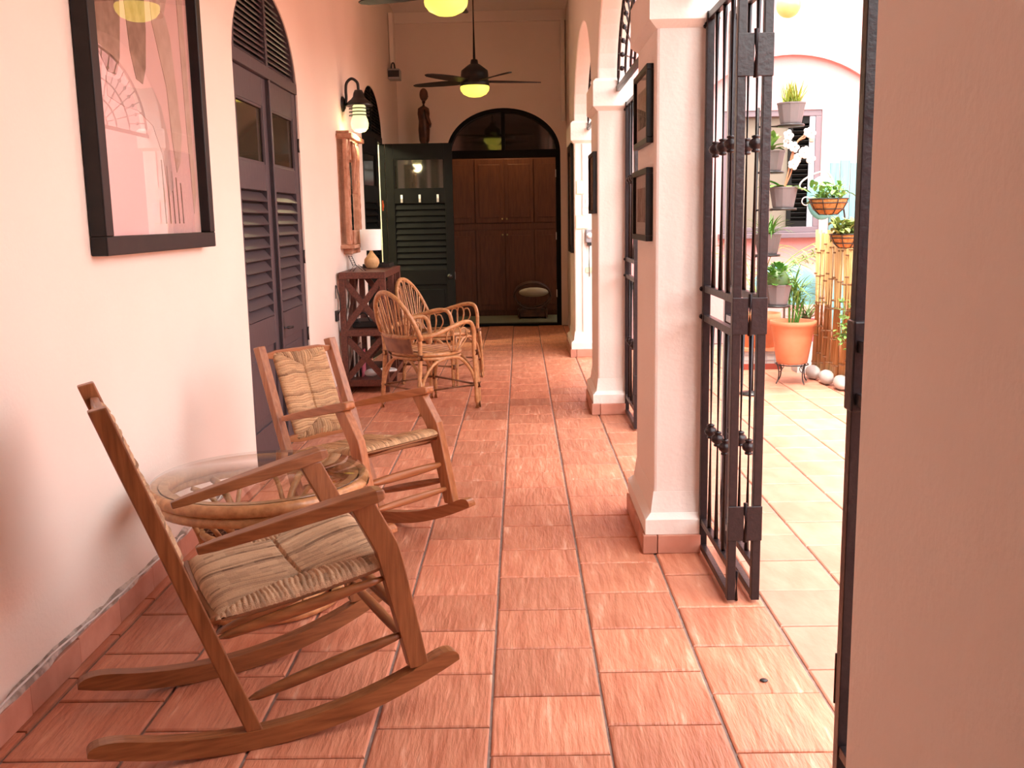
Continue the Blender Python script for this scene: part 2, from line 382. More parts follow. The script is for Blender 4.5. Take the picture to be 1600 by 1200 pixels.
# ------------------------------------------------------------ louvred doors
def leaf(parent, W, m, glassm, loc, rz, name='door_leaf', T=.042, H=2.10, tiltdeg=52):
    st = .085
    zs = dict(bot=.20, pan=.63, lock=.785, lou=1.485, mid=1.63, gl=1.945)
    f = MB()
    f.box(0,T,0,st,.01,H).box(0,T,W-st,W,.01,H)
    for a, b in ((.01,zs['bot']),(zs['pan'],zs['lock']),(zs['lou'],zs['mid']),(zs['gl'],H)): f.box(.002,T-.002,st,W-st,a,b)
    L = f.build(name, m, parent, bev=.003, loc=loc, rot=(0,0,rz))
    MB().box(.012,T-.014,st,W-st,zs['bot'],zs['pan']).build('panel', m, L)
    MB().box(.008,T-.008,st+.03,W-st-.03,zs['bot']+.05,zs['pan']-.05).build('raised_panel', m, L, bev=.006)
    MB().box(.018,.024,st,W-st,zs['mid'],zs['gl']).build('glass_pane', glassm, L)
    bead = MB()
    for x0, x1 in ((.028,.036),(.006,.014)):
        bead.box(x0,x1,st,st+.012,zs['mid'],zs['gl']).box(x0,x1,W-st-.012,W-st,zs['mid'],zs['gl']).box(x0,x1,st+.012,W-st-.012,zs['mid'],zs['mid']+.012).box(x0,x1,st+.012,W-st-.012,zs['gl']-.012,zs['gl'])
    bead.build('glazing_bead', m, L)
    n = 11; p = (zs['lou']-zs['lock'])/n
    src = None
    for i in range(n):
        z = zs['lock']+p*(i+.5)
        if src is None: src = MB().box(-.034,.034,st,W-st,-.004,.004).build('louvre_slat', m, L, loc=(T/2,0,z), rot=(0,math.radians(tiltdeg),0))
        else: inst(src, L, (T/2,0,z), (0,math.radians(tiltdeg),0))
    MB().box(.001,.007,st,W-st,zs['lock'],zs['lou']).build('louvre_backing', 'door_black', L)
    return L
def half_arch(c, a, z0, rise, side, n=14, inset=0):
    return [(c+side*inset,z0)] + [(c+side*(a-inset*0)*math.cos(t), z0+rise*math.sin(t)) for t in arc_pts(0, PI/2, n)][0:-1] + [(c+side*inset, z0+rise*math.sqrt(max(0,1-(inset/a)**2)))]
def transom(parent, W, m, x=-.005, z0=2.17, rise=.42):
    c = W/2; a = W/2-.06
    # arched frame
    ring = []; outer = [(c+(a+.058)*math.cos(t), 2.11+.485*math.sin(t)) for t in arc_pts(0,PI,28)]; inner = [(c+a*math.cos(t), z0+rise*math.sin(t)) for t in arc_pts(PI,0,28)]
    MB().prism(outer+inner, lambda y,z,d: Vector((d,y,z)), x-.05, x).build('transom_frame', m, parent)
    MB().box(x-.052,x+.004,.002,W-.002,2.105,z0).build('transom_rail', m, parent, bev=.004)
    MB().box(x-.045,x,c-.02,c+.02,z0,z0+rise).build('mullion', m, parent, bev=.003)
    n = 13
    for k in range(n):
        z = z0+.012+(rise-.03)*k/n
        half = a*math.sqrt(max(0,1-((z+.012-z0)/rise)**2))
        for s in (-1,1):
            if half < .06: continue
            y0, y1 = (c+.02, c+half) if s > 0 else (c-half, c-.02)
            M = Matrix.Translation((x-.024,0,z+.014)) @ Matrix.Rotation(math.radians(48),4,'Y')
            MB().box(-.024,.024,y0,y1,-.0035,.0035,M).build('louvre_slat', m, parent)
    MB().prism([(c+a*math.cos(t), z0+rise*math.sin(t)) for t in arc_pts(0,PI,24)], lambda y,z,d: Vector((d,y,z)), x-.056, x-.050).build('transom_backing','door_black',parent)
def door_root(name, D):
    o = bpy.data.objects.new(name, None); COL.objects.link(o); o.location = (WX(D[0]), D[0], 0); o.rotation_euler = (0,0,WANG); return struct(o)
W1 = D1[1]-D1[0]
d1 = door_root('door_1', D1)
transom(d1, W1, 'door_plum')
MB().box(-.09,-.01,.001,.022,.002,2.105).build('jamb','door_plum',d1); MB().box(-.09,-.01,W1-.022,W1-.001,.002,2.105).build('jamb','door_plum',d1)
leaf(d1, W1/2-.025, 'door_plum', 'amber_glass', (-.065,.023,.003), 0)
lf = leaf(d1, W1/2-.025, 'door_plum', 'amber_glass', (-.055,W1/2+.002,.003), 0)
MB().box(.042,.056,-.004,.022,.02,2.10).build('astragal','door_plum',lf,bev=.004)
hb = MB(); hb.box(.042,.05,.03,.06,.64,.76); hb.tube([(.046,.045,.70),(.075,.045,.70),(.08,.06,.70),(.08,.13,.695)],.009,8); hb.build('lever_handle','black_paint',lf)
for z in (.55,1.05,1.75): MB().tube([(-.008,W1-.012,z),(-.008,W1-.012,z+.085)],.010,8).build('hinge','black_paint',d1)
# room behind the near door and behind the far-left door
W2 = D2[1]-D2[0]
d2 = door_root('door_2', D2)
transom(d2, W2, 'door_black')
MB().box(-.09,.0,.001,.022,.002,2.105).build('jamb','door_black',d2); MB().box(-.035,.02,W2-.03,W2-.001,.002,2.105).build('jamb','door_black',d2)
leaf(d2, W2/2-.025, 'door_black', 'dark_glass', (-.055,.023,.003), math.radians(-5))
stk = MB().box(.0,.006,0,.05,-.05,.05).box(.006,.012,.01,.04,-.02,.02).build('orange_tag','orange_plastic',d2,loc=(.075,W2/2-.06,1.46),label='small orange paper tag on the door edge')
# far leaf of the second door, swung square across the corridor
LW = .70
lf2 = leaf(d2, LW, 'door_black', 'dark_glass', (.030,W2-.03,.003), math.radians(-90), tiltdeg=68)
for i in range(3):
    MB().tube([(.046,.16+i*.19,1.495),(.046,.16+i*.19,1.575)],.012,10).build('coat_hook','white_plastic',lf2)
kb = MB(); kb.lathe([(.012,0),(.012,.03),(.028,.045),(.030,.06),(.018,.075),(.001,.078)],14,(0,0,0),M=Matrix.Rotation(PI/2,4,'Y')); kb.build('door_knob','black_paint',lf2,loc=(.0425,LW-.05,.72))
MB().box(.012,.03,LW-.0005,LW+.003,.68,.76).build('latch_plate','steel',lf2)
# rooms behind the left doors
struct(MB().box(-3.6,-3.5,8.0,12.0,0,2.9).box(-3.6,-1.64,7.9,8.0,0,2.9).box(-3.6,-1.66,12.0,12.1,0,2.9).build('wall_side_room','room_wall'))
struct(MB().box(-3.6,-1.66,7.9,12.1,2.9,3.0).build('ceiling_side_room','ceiling_white'))
struct(MB().box(-3.6,-1.8,4.0,12.1,-.12,-.005).build('floor_side_room','olive_floor'))
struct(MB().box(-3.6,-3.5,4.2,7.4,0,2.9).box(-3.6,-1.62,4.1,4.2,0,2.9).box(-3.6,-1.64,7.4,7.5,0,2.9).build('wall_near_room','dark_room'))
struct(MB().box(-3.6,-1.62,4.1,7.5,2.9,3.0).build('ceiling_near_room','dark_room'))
rl = thing('ceiling_lamp','glowing ceiling globe inside the side room behind the far dark door','lamp',(-2.4,9.4,2.6))
MB().sphere((0,0,.08),.12).build('globe','lantern_glass',rl); MB().tube([(0,0,.2),(0,0,.299)],.02).build('stem','black_paint',rl)
pl = bpy.data.lights.new('side_room_bulb','POINT'); pl.energy = 60; pl.color = (1,.92,.6); pl.shadow_soft_size = .13; plo = bpy.data.objects.new('side_room_bulb',pl); COL.objects.link(plo); plo.location = (-2.4,9.4,2.43)

# ------------------------------------------------------------ end doorway and the room beyond
d3 = bpy.data.objects.new('door_3', None); COL.objects.link(d3); d3.location = ((ED[0]+ED[1])/2, YE+.10, 0); struct(d3)
ea = (ED[1]-ED[0])/2
outer = [(ea*1.0*math.cos(t)*.999, ESPR+ERISE*.998*math.sin(t)) for t in arc_pts(0,PI,32)]; inner = [((ea-.05)*math.cos(t), ESPR+(ERISE-.05)*math.sin(t)) for t in arc_pts(PI,0,32)]
MB().prism(outer+inner, lambda x,z,d: Vector((x,d,z)), -.09, .05).build('arched_frame','door_black',d3)
for s in (-1,1):
    MB().box(min(s*ea*.998,s*(ea-.055)),max(s*ea*.998,s*(ea-.055)),-.09,.05,.002,ESPR).build('jamb','door_black',d3)
MB().box(-ea+.05,ea-.05,-.09,.05,2.04,2.13).build('transom_rail','door_black',d3,bev=.004)
MB().box(-.022,.022,-.06,.02,2.13,ESPR+ERISE-.05).build('mullion','door_black',d3)
for s in (-1,1):
    poly = [(s*.022,2.13),(s*(ea-.06),2.13)]+[(s*(ea-.05)*math.cos(t), ESPR+(ERISE-.05)*math.sin(t)) for t in arc_pts(.1,PI/2-.03,12)]
    MB().prism(poly, lambda x,z,d: Vector((x,d,z)), -.012, -.006).build('glass_pane','dark_glass',d3)
for z in (.35,1.05,1.8): MB().box(ea-.062,ea-.052,-.095,-.05,z,z+.09).build('hinge','steel',d3)
MB().box(-ea+.05,ea-.05,-.09,.05,.001,.025).build('threshold','door_black',d3)
struct(MB().box(-1.9,1.5,YE+.22,13.9,-.004,.0).build('floor_end_room','olive_floor'))
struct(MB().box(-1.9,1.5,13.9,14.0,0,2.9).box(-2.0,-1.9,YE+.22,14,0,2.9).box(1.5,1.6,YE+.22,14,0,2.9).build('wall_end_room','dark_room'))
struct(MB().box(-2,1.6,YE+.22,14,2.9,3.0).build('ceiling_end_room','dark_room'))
wd = thing('wardrobe','dark reddish panelled wooden wardrobe wall seen through the arched end doorway','wardrobe',(-.2,13.88,0))
MB().box(-1.2,1.2,-.50,-.02,.06,2.35).box(-1.2,1.2,-.47,-.02,.001,.06).build('carcass','wardrobe',wd)
for i in range(6):
    x0 = -1.19+i*.397; 
    for z0, z1 in ((.08,1.16),(1.26,2.10)):
        dr = MB(); dr.box(x0,x0+.385,-.522,-.501,z0,z1); D = dr.build('door','wardrobe',wd,bev=.003)
        MB().box(x0+.05,x0+.335,-.530,-.5225,z0+.07,z1-.07).build('panel','wardrobe',D,bev=.006)
        MB().sphere((x0+(.36 if i%2==0 else .025),-.535,(1.10 if z0<1 else 1.31)),.013,8,6).build('knob','brass',D)
MB().box(-1.2,1.2,-.515,-.501,1.17,1.25).build('middle_rail','wardrobe',wd)
er = thing('recessed_lamp','small warm ceiling lamp in the end room above the wardrobe','lamp',(-.2,12.95,2.86))
MB().lathe([(.001,0),(.05,0),(.06,.012),(.06,.0395)],20).build('lens','lantern_glass',er)
el = bpy.data.lights.new('end_room_bulb','POINT'); el.energy = 8; el.color = (1,.72,.38); el.shadow_soft_size = .06; elo = bpy.data.objects.new('end_room_bulb',el); COL.objects.link(elo); elo.location = (-.2,12.95,2.78)
mr = thing('magazine_rack','dark bentwood rack holding a pale folded cushion on the end-room floor','rack',(.15,13.05,.0))
for s in (-1,1):
    MB().tube([(.24*math.cos(t)*1.0,s*.13,.30+.17*math.sin(t)) for t in arc_pts(0,2*PI,28)[:-1]],.014,8,True).build('hoop','statue_wood',mr)
MB().box(-.2,.2,-.12,.12,.02,.12).build('base_box','statue_wood',mr,bev=.01)
for sx in (-1,1):
    for s in (-1,1): MB().tube([(sx*.17,s*.13,.0),(sx*.17,s*.13,.2)],.013,8).build('leg','statue_wood',mr)
MB().sphere((.02,0,.34),.2,16,10,(1,.55,.32)).build('folded_cushion','cushion',mr,label='pale beige cushion')

# ------------------------------------------------------------ statue on its stand behind the open leaf
st = thing('pedestal','tall dark pedestal standing behind the open dark door leaf','pedestal',(-1.10,11.72,0))
MB().box(-.16,.16,-.16,.16,.001,.08).build('base','shelf_wood',st,bev=.01); MB().box(-.12,.12,-.12,.12,.08,1.97).build('column','shelf_wood',st,bev=.008); MB().box(-.17,.17,-.17,.17,1.97,2.03).build('top','shelf_wood',st,bev=.01)
sf = thing('wooden_statue','slender dark carved wooden figure standing above the open door leaf','statue',(-1.10,11.72,2.031),math.radians(25))
b = MB()
b.lathe([(.07,0),(.075,.015),(.075,.05),(.06,.06)],14,caps=True)
b.tube([(0,0,.05),(0,0,.2),(0,.0,.32),(.0,0,.42),(0,0,.50),(0,0,.56),(0,0,.585)],[.062,.060,.068,.060,.072,.066,.03],12)
b.tube([(0,0,.57),(.005,0,.64)],[.026,.024],10); b.sphere((.008,0,.715),.052,12,10,(1.0,.85,1.45)); b.sphere((.052,0,.70),.012,8,6,(1,.7,1.4)); b.sphere((.045,0,.675),.012,8,6,(1,1.3,.6))
b.tube([(0,.07,.54),(.0,.095,.46),(.0,.09,.36),(.02,.075,.24),(.025,.07,.20)],[.024,.022,.019,.017,.018],8)
b.tube([(0,-.07,.54),(.01,-.095,.46),(.05,-.07,.38),(.07,.0,.36)],[.024,.022,.018,.017],8)
b.build('body','statue_wood',sf)

# ------------------------------------------------------------ wall furnishings, left
LX = lambda y, d: WX(y)+d
# large framed print
PW, PH, PD = 1.15, 1.30, .055
pf = thing('framed_print','large framed print of tall draped figures under glass beside the dark louvred door','picture',(WX(3.13)+.002,3.13,1.215),WANG)
b_ = .062
fr = MB()
fr.box(0,PD,0,PW,0,b_); fr.build('frame_bar','frame_black',pf,bev=.004)
MB().box(0,PD,0,PW,PH-b_,PH).build('frame_bar','frame_black',pf,bev=.004)
MB().box(0,PD,0,b_,b_,PH-b_).build('frame_bar','frame_black',pf,bev=.004); MB().box(0,PD,PW-b_,PW,b_,PH-b_).build('frame_bar','frame_black',pf,bev=.004)
MB().box(.002,.014,b_,PW-b_,b_,PH-b_).build('print_sheet','paper',pf)
MB().box(.030,.034,b_-.004,PW-b_+.004,b_-.004,PH-b_+.004).build('glass_pane','picture_glass',pf)
flat = lambda y,z,d: Vector((d,y,z))
def blob(poly, m, d=.016, nm='figure_or_reflection'): MB().prism(poly, flat, .0142, d).build(nm, m, pf)
blob([(.10,1.23),(.36,1.23),(.38,.98),(.36,.80),(.33,.66),(.29,.60),(.22,.60),(.15,.66),(.11,.78)],'print_brown')
blob([(.40,1.23),(.60,1.23),(.61,.98),(.60,.80),(.57,.66),(.53,.60),(.47,.61),(.43,.70),(.41,.86)],'print_brown')
blob([(.66,1.23),(.80,1.23),(.84,1.10),(.80,1.04),(.85,.96),(.81,.90),(.86,.82),(.88,.70),(.90,.58),(.92,.46),(.88,.34),(.83,.30),(.80,.44),(.78,.62),(.72,.74),(.67,.84)],'print_tan')
blob([(.96,1.23),(1.03,1.23),(1.05,.22),(1.01,.14),(.985,.5)],'print_tan')
blob([(.20,.585),(.30,.585),(.36,.57),(.50,.58),(.62,.60),(.70,.54),(.76,.42),(.78,.24),(.72,.20),(.68,.36),(.60,.46),(.46,.50),(.34,.50),(.20,.52)],'reflection_grey')  # grey arch band: glass reflection painted onto the sheet, not part of the artwork
for k in range(5): blob([(.66+.05*k,.34-.02*k),(.668+.05*k,.34-.02*k),(.675+.05*k,.10),(.667+.05*k,.10)],'print_brown',nm='print_line')
# wall lantern
wl_ = thing('wall_lantern','black gooseneck wall lantern with a glowing round glass above the carved frame','lamp',(WX(8.08)+.001,8.08,2.24),WANG)
MB().lathe([(.001,.028),(.035,.026),(.058,.014),(.062,0)],20,M=Matrix.Rotation(PI/2,4,'Y')).build('wall_plate','black_paint',wl_)
MB().tube(spline([(.02,0,-.02),(.035,0,.04),(.035,0,.11),(.045,0,.165),(.085,0,.195),(.128,0,.165),(.135,0,.11),(.135,0,.085)],6),.0115,10).build('gooseneck','black_paint',wl_)
MB().lathe([(.001,.112),(.03,.106),(.040,.085),(.046,.055),(.062,.035),(.10,.005),(.112,-.014),(.108,-.018),(.05,.0)],28,(.135,0,0)).build('cap','black_paint',wl_)
for k, r in enumerate((.078,.078,.078)):
    MB().lathe([(.05,-.030-k*.026),(r+.004,-.036-k*.026),(r+.006,-.042-k*.026),(.05,-.040-k*.026)],24,(.135,0,0)).build('louvre_ring','black_paint',wl_)
MB().lathe([(.035,0),(.052,-.02),(.055,-.10),(.066,-.125),(.072,-.155),(.066,-.19),(.045,-.215),(.001,-.225)],24,(.135,0,0)).build('glass_globe','lantern_glass',wl_,label='glowing pale yellow glass')
ll = bpy.data.lights.new('lantern_bulb','POINT'); ll.energy = 2.5; ll.color = (1,.85,.45); ll.shadow_soft_size = .06; llo = bpy.data.objects.new('lantern_bulb',ll); COL.objects.link(llo); llo.location = (WX(8.08)+.136,8.08,1.985)
# carved frame with mirror
cw = thing('carved_mirror','carved reddish wooden frame with a narrow mirror below the wall lantern','mirror',(WX(7.74)+.001,7.74,1.07),WANG)
CW = .62
MB().box(0,.045,0,CW,.06,.88).build('back_board','carved_wood',cw)
MB().box(.045,.05,.10,CW-.10,.14,.80).build('mirror_glass','mirror',cw)
for y0 in (.0,CW-.11):
    c = MB().box(0,.075,y0,y0+.11,.06,.88).build('side_column','carved_wood',cw,bev=.008)
    for k in range(9): MB().sphere((.075,y0+.055,.12+k*.085),.026,10,6,(.32,1,1.3)).build('carved_rosette','carved_wood',c)
MB().box(0,.085,.10,CW-.10,.72,.88).build('upper_panel','carved_wood',cw,bev=.006)
for k in range(3): MB().tube(spline([(.085,.14+k*.12,.86),(.10,.18+k*.1,.74),(.085,.22+k*.1,.60),(.08,.25+k*.08,.46)],5),[.020-.0006*i for i in range(16)],8).build('carved_vine','carved_wood',cw)
MB().box(0,.12,-.02,CW+.02,.88,.915).box(0,.10,-.01,CW+.01,.915,.935).build('cornice','carved_wood',cw,bev=.006)
MB().box(0,.11,-.03,CW+.03,.03,.06).build('ledge','carved_wood',cw,bev=.006); MB().box(0,.07,.10,CW-.10,-.015,.03).build('lower_bracket','carved_wood',cw,bev=.006)
MB().box(.045,.09,.11,CW-.11,.06,.17).build('lower_panel','carved_wood',cw,bev=.006)
# socket, cable and rail stub beside the shelf
so = thing('wall_socket','small dark wall socket with a looped flex beside the wooden shelf','socket',(WX(7.36)+.001,7.36,.62),WANG)
MB().box(0,.02,-.035,.035,-.05,.03).build('plate','black_plastic',so,bev=.003); MB().tube(spline([(.02,0,.0),(.04,-.01,.05),(.035,-.02,.14),(.012,-.01,.22),(.008,.0,.12)],6),.004,6).build('flex','black_plastic',so)
# emergency light box and conduit high in the corner
eb = thing('emergency_light_box','small dark box fixed high on the left wall near the corner','box',(WX(11.3)+.001,11.3,2.86),WANG)
MB().box(0,.13,-.10,.10,0,.11).build('housing','grey_plastic',eb,bev=.006); MB().box(.005,.125,-.105,-.1005,.02,.09).build('front_face','black_plastic',eb); MB().tube(spline([(.03,-.02,.11),(.04,-.02,.17),(.06,.01,.18),(.07,.03,.11)],5),.008,8).build('cable_loop','black_plastic',eb)
for i,(x, lab) in enumerate(((WX(11.4)+.03,'left corner'),(.535,'right corner'))):
    yy = 11.42 if i == 0 else YE-.045
    zt, zb = CEIL-.125, (2.99 if i == 0 else 2.45)
    c_ = thing('cable_trunking', 'pale vertical cable trunking high in the %s of the end wall'%lab, 'trunking', (x,yy,zb))
    MB().box(-.025,.025,-.03,.03,0,zt-zb).build('channel','cream_trim',c_,bev=.004); MB().box(-.018,.018,-.034,-.0305,0,zt-zb).build('cover','cream_trim',c_)
# ------------------------------------------------------------ ceiling fans
def fan(label, x, y, zb, base, R=.62):
    t = thing('ceiling_fan', label, 'ceiling fan', (x,y,zb), 0, 'ceiling fans along the corridor')
    MB().tube([(0,0,.13),(0,0,CEIL-zb-.06)],.014,10).build('rod','fan_black',t)
    MB().lathe([(.001,CEIL-zb-.001),(.07,CEIL-zb-.002),(.068,CEIL-zb-.05),(.03,CEIL-zb-.075),(.014,CEIL-zb-.08)],20).build('canopy','fan_black',t)
    MB().lathe([(.014,.19),(.03,.185),(.036,.15),(.055,.14),(.075,.125),(.12,.09),(.125,.05),(.125,.0),(.132,-.005),(.132,-.045),(.12,-.052)],28).build('motor_housing','fan_black',t)
    MB().lathe([(.128,-.045),(.133,-.06),(.128,-.085),(.105,-.115),(.06,-.137),(.001,-.145)],28).build('light_bowl','bulb',t,label='glowing yellow glass bowl')
    src = None
    for k in range(5):
        a = math.radians(base+72*k)
        if src is None:
            secs = []
            for r, w, tw in ((.10,.055,.35),(.20,.085,.32),(.34,.10,.26),(.48,.095,.2),(.58,.075,.16),(R,.03,.12)):
                c, s = math.cos(tw), math.sin(tw)
                secs.append([Vector((r, q*w/2*c - e*s*.004, -.004 + q*w/2*s + e*.004)) for q, e in ((-1,-1),(1,-1),(1,1),(-1,1))])
            src = MB().loft(secs).build('blade','fan_blade',t,rot=(0,0,a))
        else: inst(src, t, (0,0,0), (0,0,a))
fan('nearer ceiling fan with dark blades and glowing yellow bowl at the top edge', -.425, 6.2, 2.672, 11)
fan('farther ceiling fan with dark blades and glowing yellow bowl before the arched end doorway', -.39, 9.2, 2.55, 14)

# ------------------------------------------------------------ console shelf with crossed ends
SX, SY, SL, SW, SH = WX(8)+.022, 7.45, 1.03, .355, .93
sh = thing('console_shelf','reddish brown wooden console shelf with crossed X ends against the left wall','shelf',(SX,SY,0),WANG)
MB().box(0,SW,0,SL,SH-.05,SH).build('top_board','shelf_wood',sh,bev=.004)
for y in (0,SL/2-.02,SL-.045):
    for x in (0,SW-.045): MB().box(x,x+.045,y,y+.045,.001,SH-.05).build('post','shelf_wood',sh,bev=.003)
for z0 in (.10,.49):
    MB().box(.002,SW-.002,.002,SL-.002,z0-.05,z0).build('shelf_board','shelf_wood',sh,bev=.003)
for y in (.012,SL-.035):
    for z0, z1 in ((.10,.44),(.49,.88)):
        for a, b in ((0,1),(1,0)):
            MB().bar((.035+a*(SW-.07),y+.011+(.006 if a else 0),z0+.01),(.035+b*(SW-.07),y+.011+(.006 if a else 0),z1-.01),.022,.045,up=(1,0,0)).build('cross_brace','shelf_wood',sh)
for z0, z1 in ((.10,.44),(.49,.88)):
    MB().bar((.02,SL*.25,z0+.02),(.02,SL*.75,z1-.02),.02,.04).build('back_brace','shelf_wood',sh)
    MB().box(SW-.04,SW-.01,SL*.72,SL*.72+.035,z0,z1).build('divider','shelf_wood',sh)
tl = thing('table_lamp','small table lamp with white drum shade and woven gourd base on the shelf','lamp',(-1.215,8.02,SH+.001))
MB().lathe([(.001,0),(.035,.0),(.05,.015),(.063,.045),(.058,.075),(.035,.105),(.016,.13),(.012,.145)],24).build('gourd_base','gourd',tl)
MB().tube([(0,0,.14),(0,0,.17)],.006,8).build('stem','white_plastic',tl)
MB().lathe([(.083,.148),(.086,.315),(.083,.315),(.080,.148)],32).build('shade','shade_white',tl)
ez = thing('wire_easel','tiny dark wire easel shaped like a chair on top of the shelf','ornament',(-1.27,7.62,SH+.001),.6)
for s in (-1,1):
    MB().tube([(-.05,s*.03,0),(.0,s*.03,.05),(.06,s*.03,.0)],.0025,6).build('leg','black_paint',ez); MB().tube([(.03,s*.03,.035),(-.02,s*.03,.04),(-.055,s*.03,.12)],.0025,6).build('side_wire','black_paint',ez)
for k in range(5): MB().tube([(-.024-.007*k,-.03,.05+.016*k),(-.024-.007*k,.03,.05+.016*k)],.002,6).build('cross_wire','black_paint',ez)
tr = tag(MB().box(-.11,.11,-.16,.16,0,.012).box(-.11,.11,-.16,-.15,.012,.03).box(-.11,.11,.15,.16,.012,.03).box(-.11,-.10,-.15,.15,.012,.03).box(.10,.11,-.15,.15,.012,.03).build('tray','black_plastic',loc=(-1.2,8.3,SH+.001)),'flat dark tray on the shelf behind the table lamp','tray')
bb = thing('black_box','flat black device with a cable on the middle shelf','device',(-1.20,7.72,.491))
MB().box(-.12,.12,-.14,.14,0,.05).build('case','black_plastic',bb,bev=.006); MB().tube(spline([(-.05,-.13,.03),(-.08,-.17,.08),(-.02,-.16,.12),(.02,-.12,.05)],5),.005,6).build('cable','black_plastic',bb)
wh = thing('white_handset','white plastic appliance with a loop handle on the bottom shelf','appliance',(-1.13,7.60,.101),.3)
MB().sphere((-.06,0,.035),.05,14,8,(1.1,.7,.65)).build('head','white_plastic',wh); MB().tube(spline([(-.03,.02,.04),(.05,.045,.055),(.12,.03,.05),(.13,-.01,.045),(.05,-.03,.045),(-.03,-.02,.04)],6),.010,8).build('loop_handle','white_plastic',wh)
for k,(dy,h,m,lab) in enumerate(((0,.22,'white_plastic','pale upright magazine on the lower shelf nearest the wall'),(.03,.25,'photo_print_pale','patterned upright magazine on the lower shelf'),(.06,.20,'pink_plastic','pinkish upright booklet on the lower shelf'))):
    bk = thing('magazine',lab,'magazine',(-1.325+dy,7.60,.101),.05)
    MB().box(0,.012,0,.2,0,h).build('cover',m,bk,bev=.001); MB().box(.002,.010,.002,.202,.002,h-.002).build('pages','paper',bk)

# ------------------------------------------------------------ rattan armchairs
def rattan_chair(label, x, y, deg):
    t = thing('rattan_armchair', label, 'chair', (x,y,0), math.radians(deg), 'rattan armchairs beside the console shelf')
    R = .0135; SZ = .405
    def seat_pt(a, r=1): return Vector((.235*math.cos(a)*r*(1.0 if math.cos(a)>0 else .95), .245*math.sin(a)*r, SZ))
    # seat ring + woven seat
    MB().tube([seat_pt(a) for a in arc_pts(0,2*PI,28)[:-1]],.015,8,True).build('seat_ring','rattan',t)
    MB().tube([seat_pt(a)+Vector((0,0,-.028)) for a in arc_pts(0,2*PI,28)[:-1]],.012,8,True).build('seat_ring','rattan',t)
    for k in range(-9,10):
        yy = k*.0245; h = math.sqrt(max(0,1-(yy/.245)**2))
        if h < .25: continue
        MB().tube([(-.225*h,yy,SZ+.008),(0,yy,SZ-.004),(.235*h,yy,SZ+.008)],.0095,6).build('seat_cane','rattan' if k%3 else 'rattan_dark',t)
    for s in (-1,1):
        # arm pole: front foot, up, bend back, round to the rear
        arm = spline([(.235,s*.275,0),(.232,s*.268,.22),(.228,s*.262,.42),(.225,s*.265,.54),(.195,s*.272,.605),(.12,s*.28,.615),(.0,s*.285,.585),(-.12,s*.272,.548),(-.20,s*.215,.535),(-.255,s*.11,.53),(-.268,0,.53)],5)
        MB().tube(arm,R*1.15,8).build('arm_pole','rattan',t)
        MB().tube(spline([(.265,s*.262,0),(.26,s*.255,.22),(.25,s*.25,.39)],4),R,8).build('front_leg','rattan',t)
        # rear leg running into the back hoop
        MB().tube(spline([(-.225,s*.235,0),(-.215,s*.22,.2),(-.20,s*.215,.40),(-.205,s*.222,.54)],5),R*1.15,8).build('rear_leg','rattan',t)
        # bracing arches under the seat
        MB().tube(spline([(.235,s*.262,.16),(.20,s*.258,.27),(.11,s*.25,.365),(.01,s*.245,.375),(-.10,s*.24,.345),(-.18,s*.232,.25),(-.21,s*.23,.15)],5),R*.85,8).build('side_arch','rattan',t)
        MB().tube([(.225,s*.262,.165),(-.205,s*.228,.165)],R*.7,8).build('stretcher','rattan_dark',t)
        # petals under the arm
        for k, (dx, hh) in enumerate(((-.055,.13),(0.0,.145),(.055,.135))):
            cx = .07+dx; bx = .06+dx*.35; q = [(bx-.006,s*.255,SZ+.01),(cx-.03,s*.272,SZ+hh*.75),(cx-.022,s*.277,SZ+hh+.025),(cx,s*.279,SZ+hh+.038),(cx+.022,s*.277,SZ+hh+.025),(cx+.03,s*.272,SZ+hh*.75),(bx+.006,s*.255,SZ+.01)]
            MB().tube(spline(q,5),.0055,6).build('arm_petal','rattan',t)
        for z, xx, yy in ((.165,.25,.268),(.395,.24,.262),(.395,-.2,.217),(.545,-.2,.22)):
            MB().tube([(xx,s*yy,z-.018),(xx,s*yy,z+.018)],R*1.75,8).build('binding','rattan_dark',t)
    for fx in (.25,-.212):
        MB().tube([(fx,-.25,.165),(fx,.25,.165)],R*.7,8).build('cross_stretcher','rattan_dark',t)
        MB().tube(spline([(fx,-.245,.16),(fx*.98,-.2,.28),(fx*.95,-.1,.36),(fx*.95,0,.375),(fx*.95,.1,.36),(fx*.98,.2,.28),(fx,.245,.16)],5),R*.85,8).build('end_arch','rattan',t)
    # back hoop and fan of loops
    def hoop(a, k=1.0): return Vector((-.205-.125*math.sin(a)*k, .235*math.cos(a)*(1 if k==1 else k), .53+.305*math.sin(a)*k))
    MB().tube([hoop(a) for a in arc_pts(-.05,PI+.05,30)],R*1.2,8).build('back_hoop','rattan',t)
    base = Vector((-.225,0,SZ+.005))
    for k in range(6):
        a = math.radians(22+k*27.2); da = math.radians(9.5)
        p0 = base+Vector((0,.055*math.cos(a)*2,0))
        q = [p0+Vector((0,.006,0)), p0.lerp(hoop(a-da,.9),.6), hoop(a-da,.88), hoop(a-da*.6,.945), hoop(a,.965), hoop(a+da*.6,.945), hoop(a+da,.88), p0.lerp(hoop(a+da,.9),.6), p0-Vector((0,.006,0))]
        MB().tube(spline(q,5),.0065,6).build('back_loop','rattan',t)
        MB().tube(spline([p0, p0.lerp(hoop(a,.9),.55), hoop(a,.86)],5),.005,6).build('back_spindle','rattan_dark',t)
    secs = []
    for i in range(13):
        a = lerp(-.9,.9,i/12); yy = .20*math.sin(a); xx = -.215-.045*math.cos(a)+.03
        secs.append([Vector((xx,yy,SZ+.01)),Vector((xx-.008,yy,SZ+.01)),Vector((xx-.035,yy*1.05,.525)),Vector((xx-.027,yy*1.05,.525))])
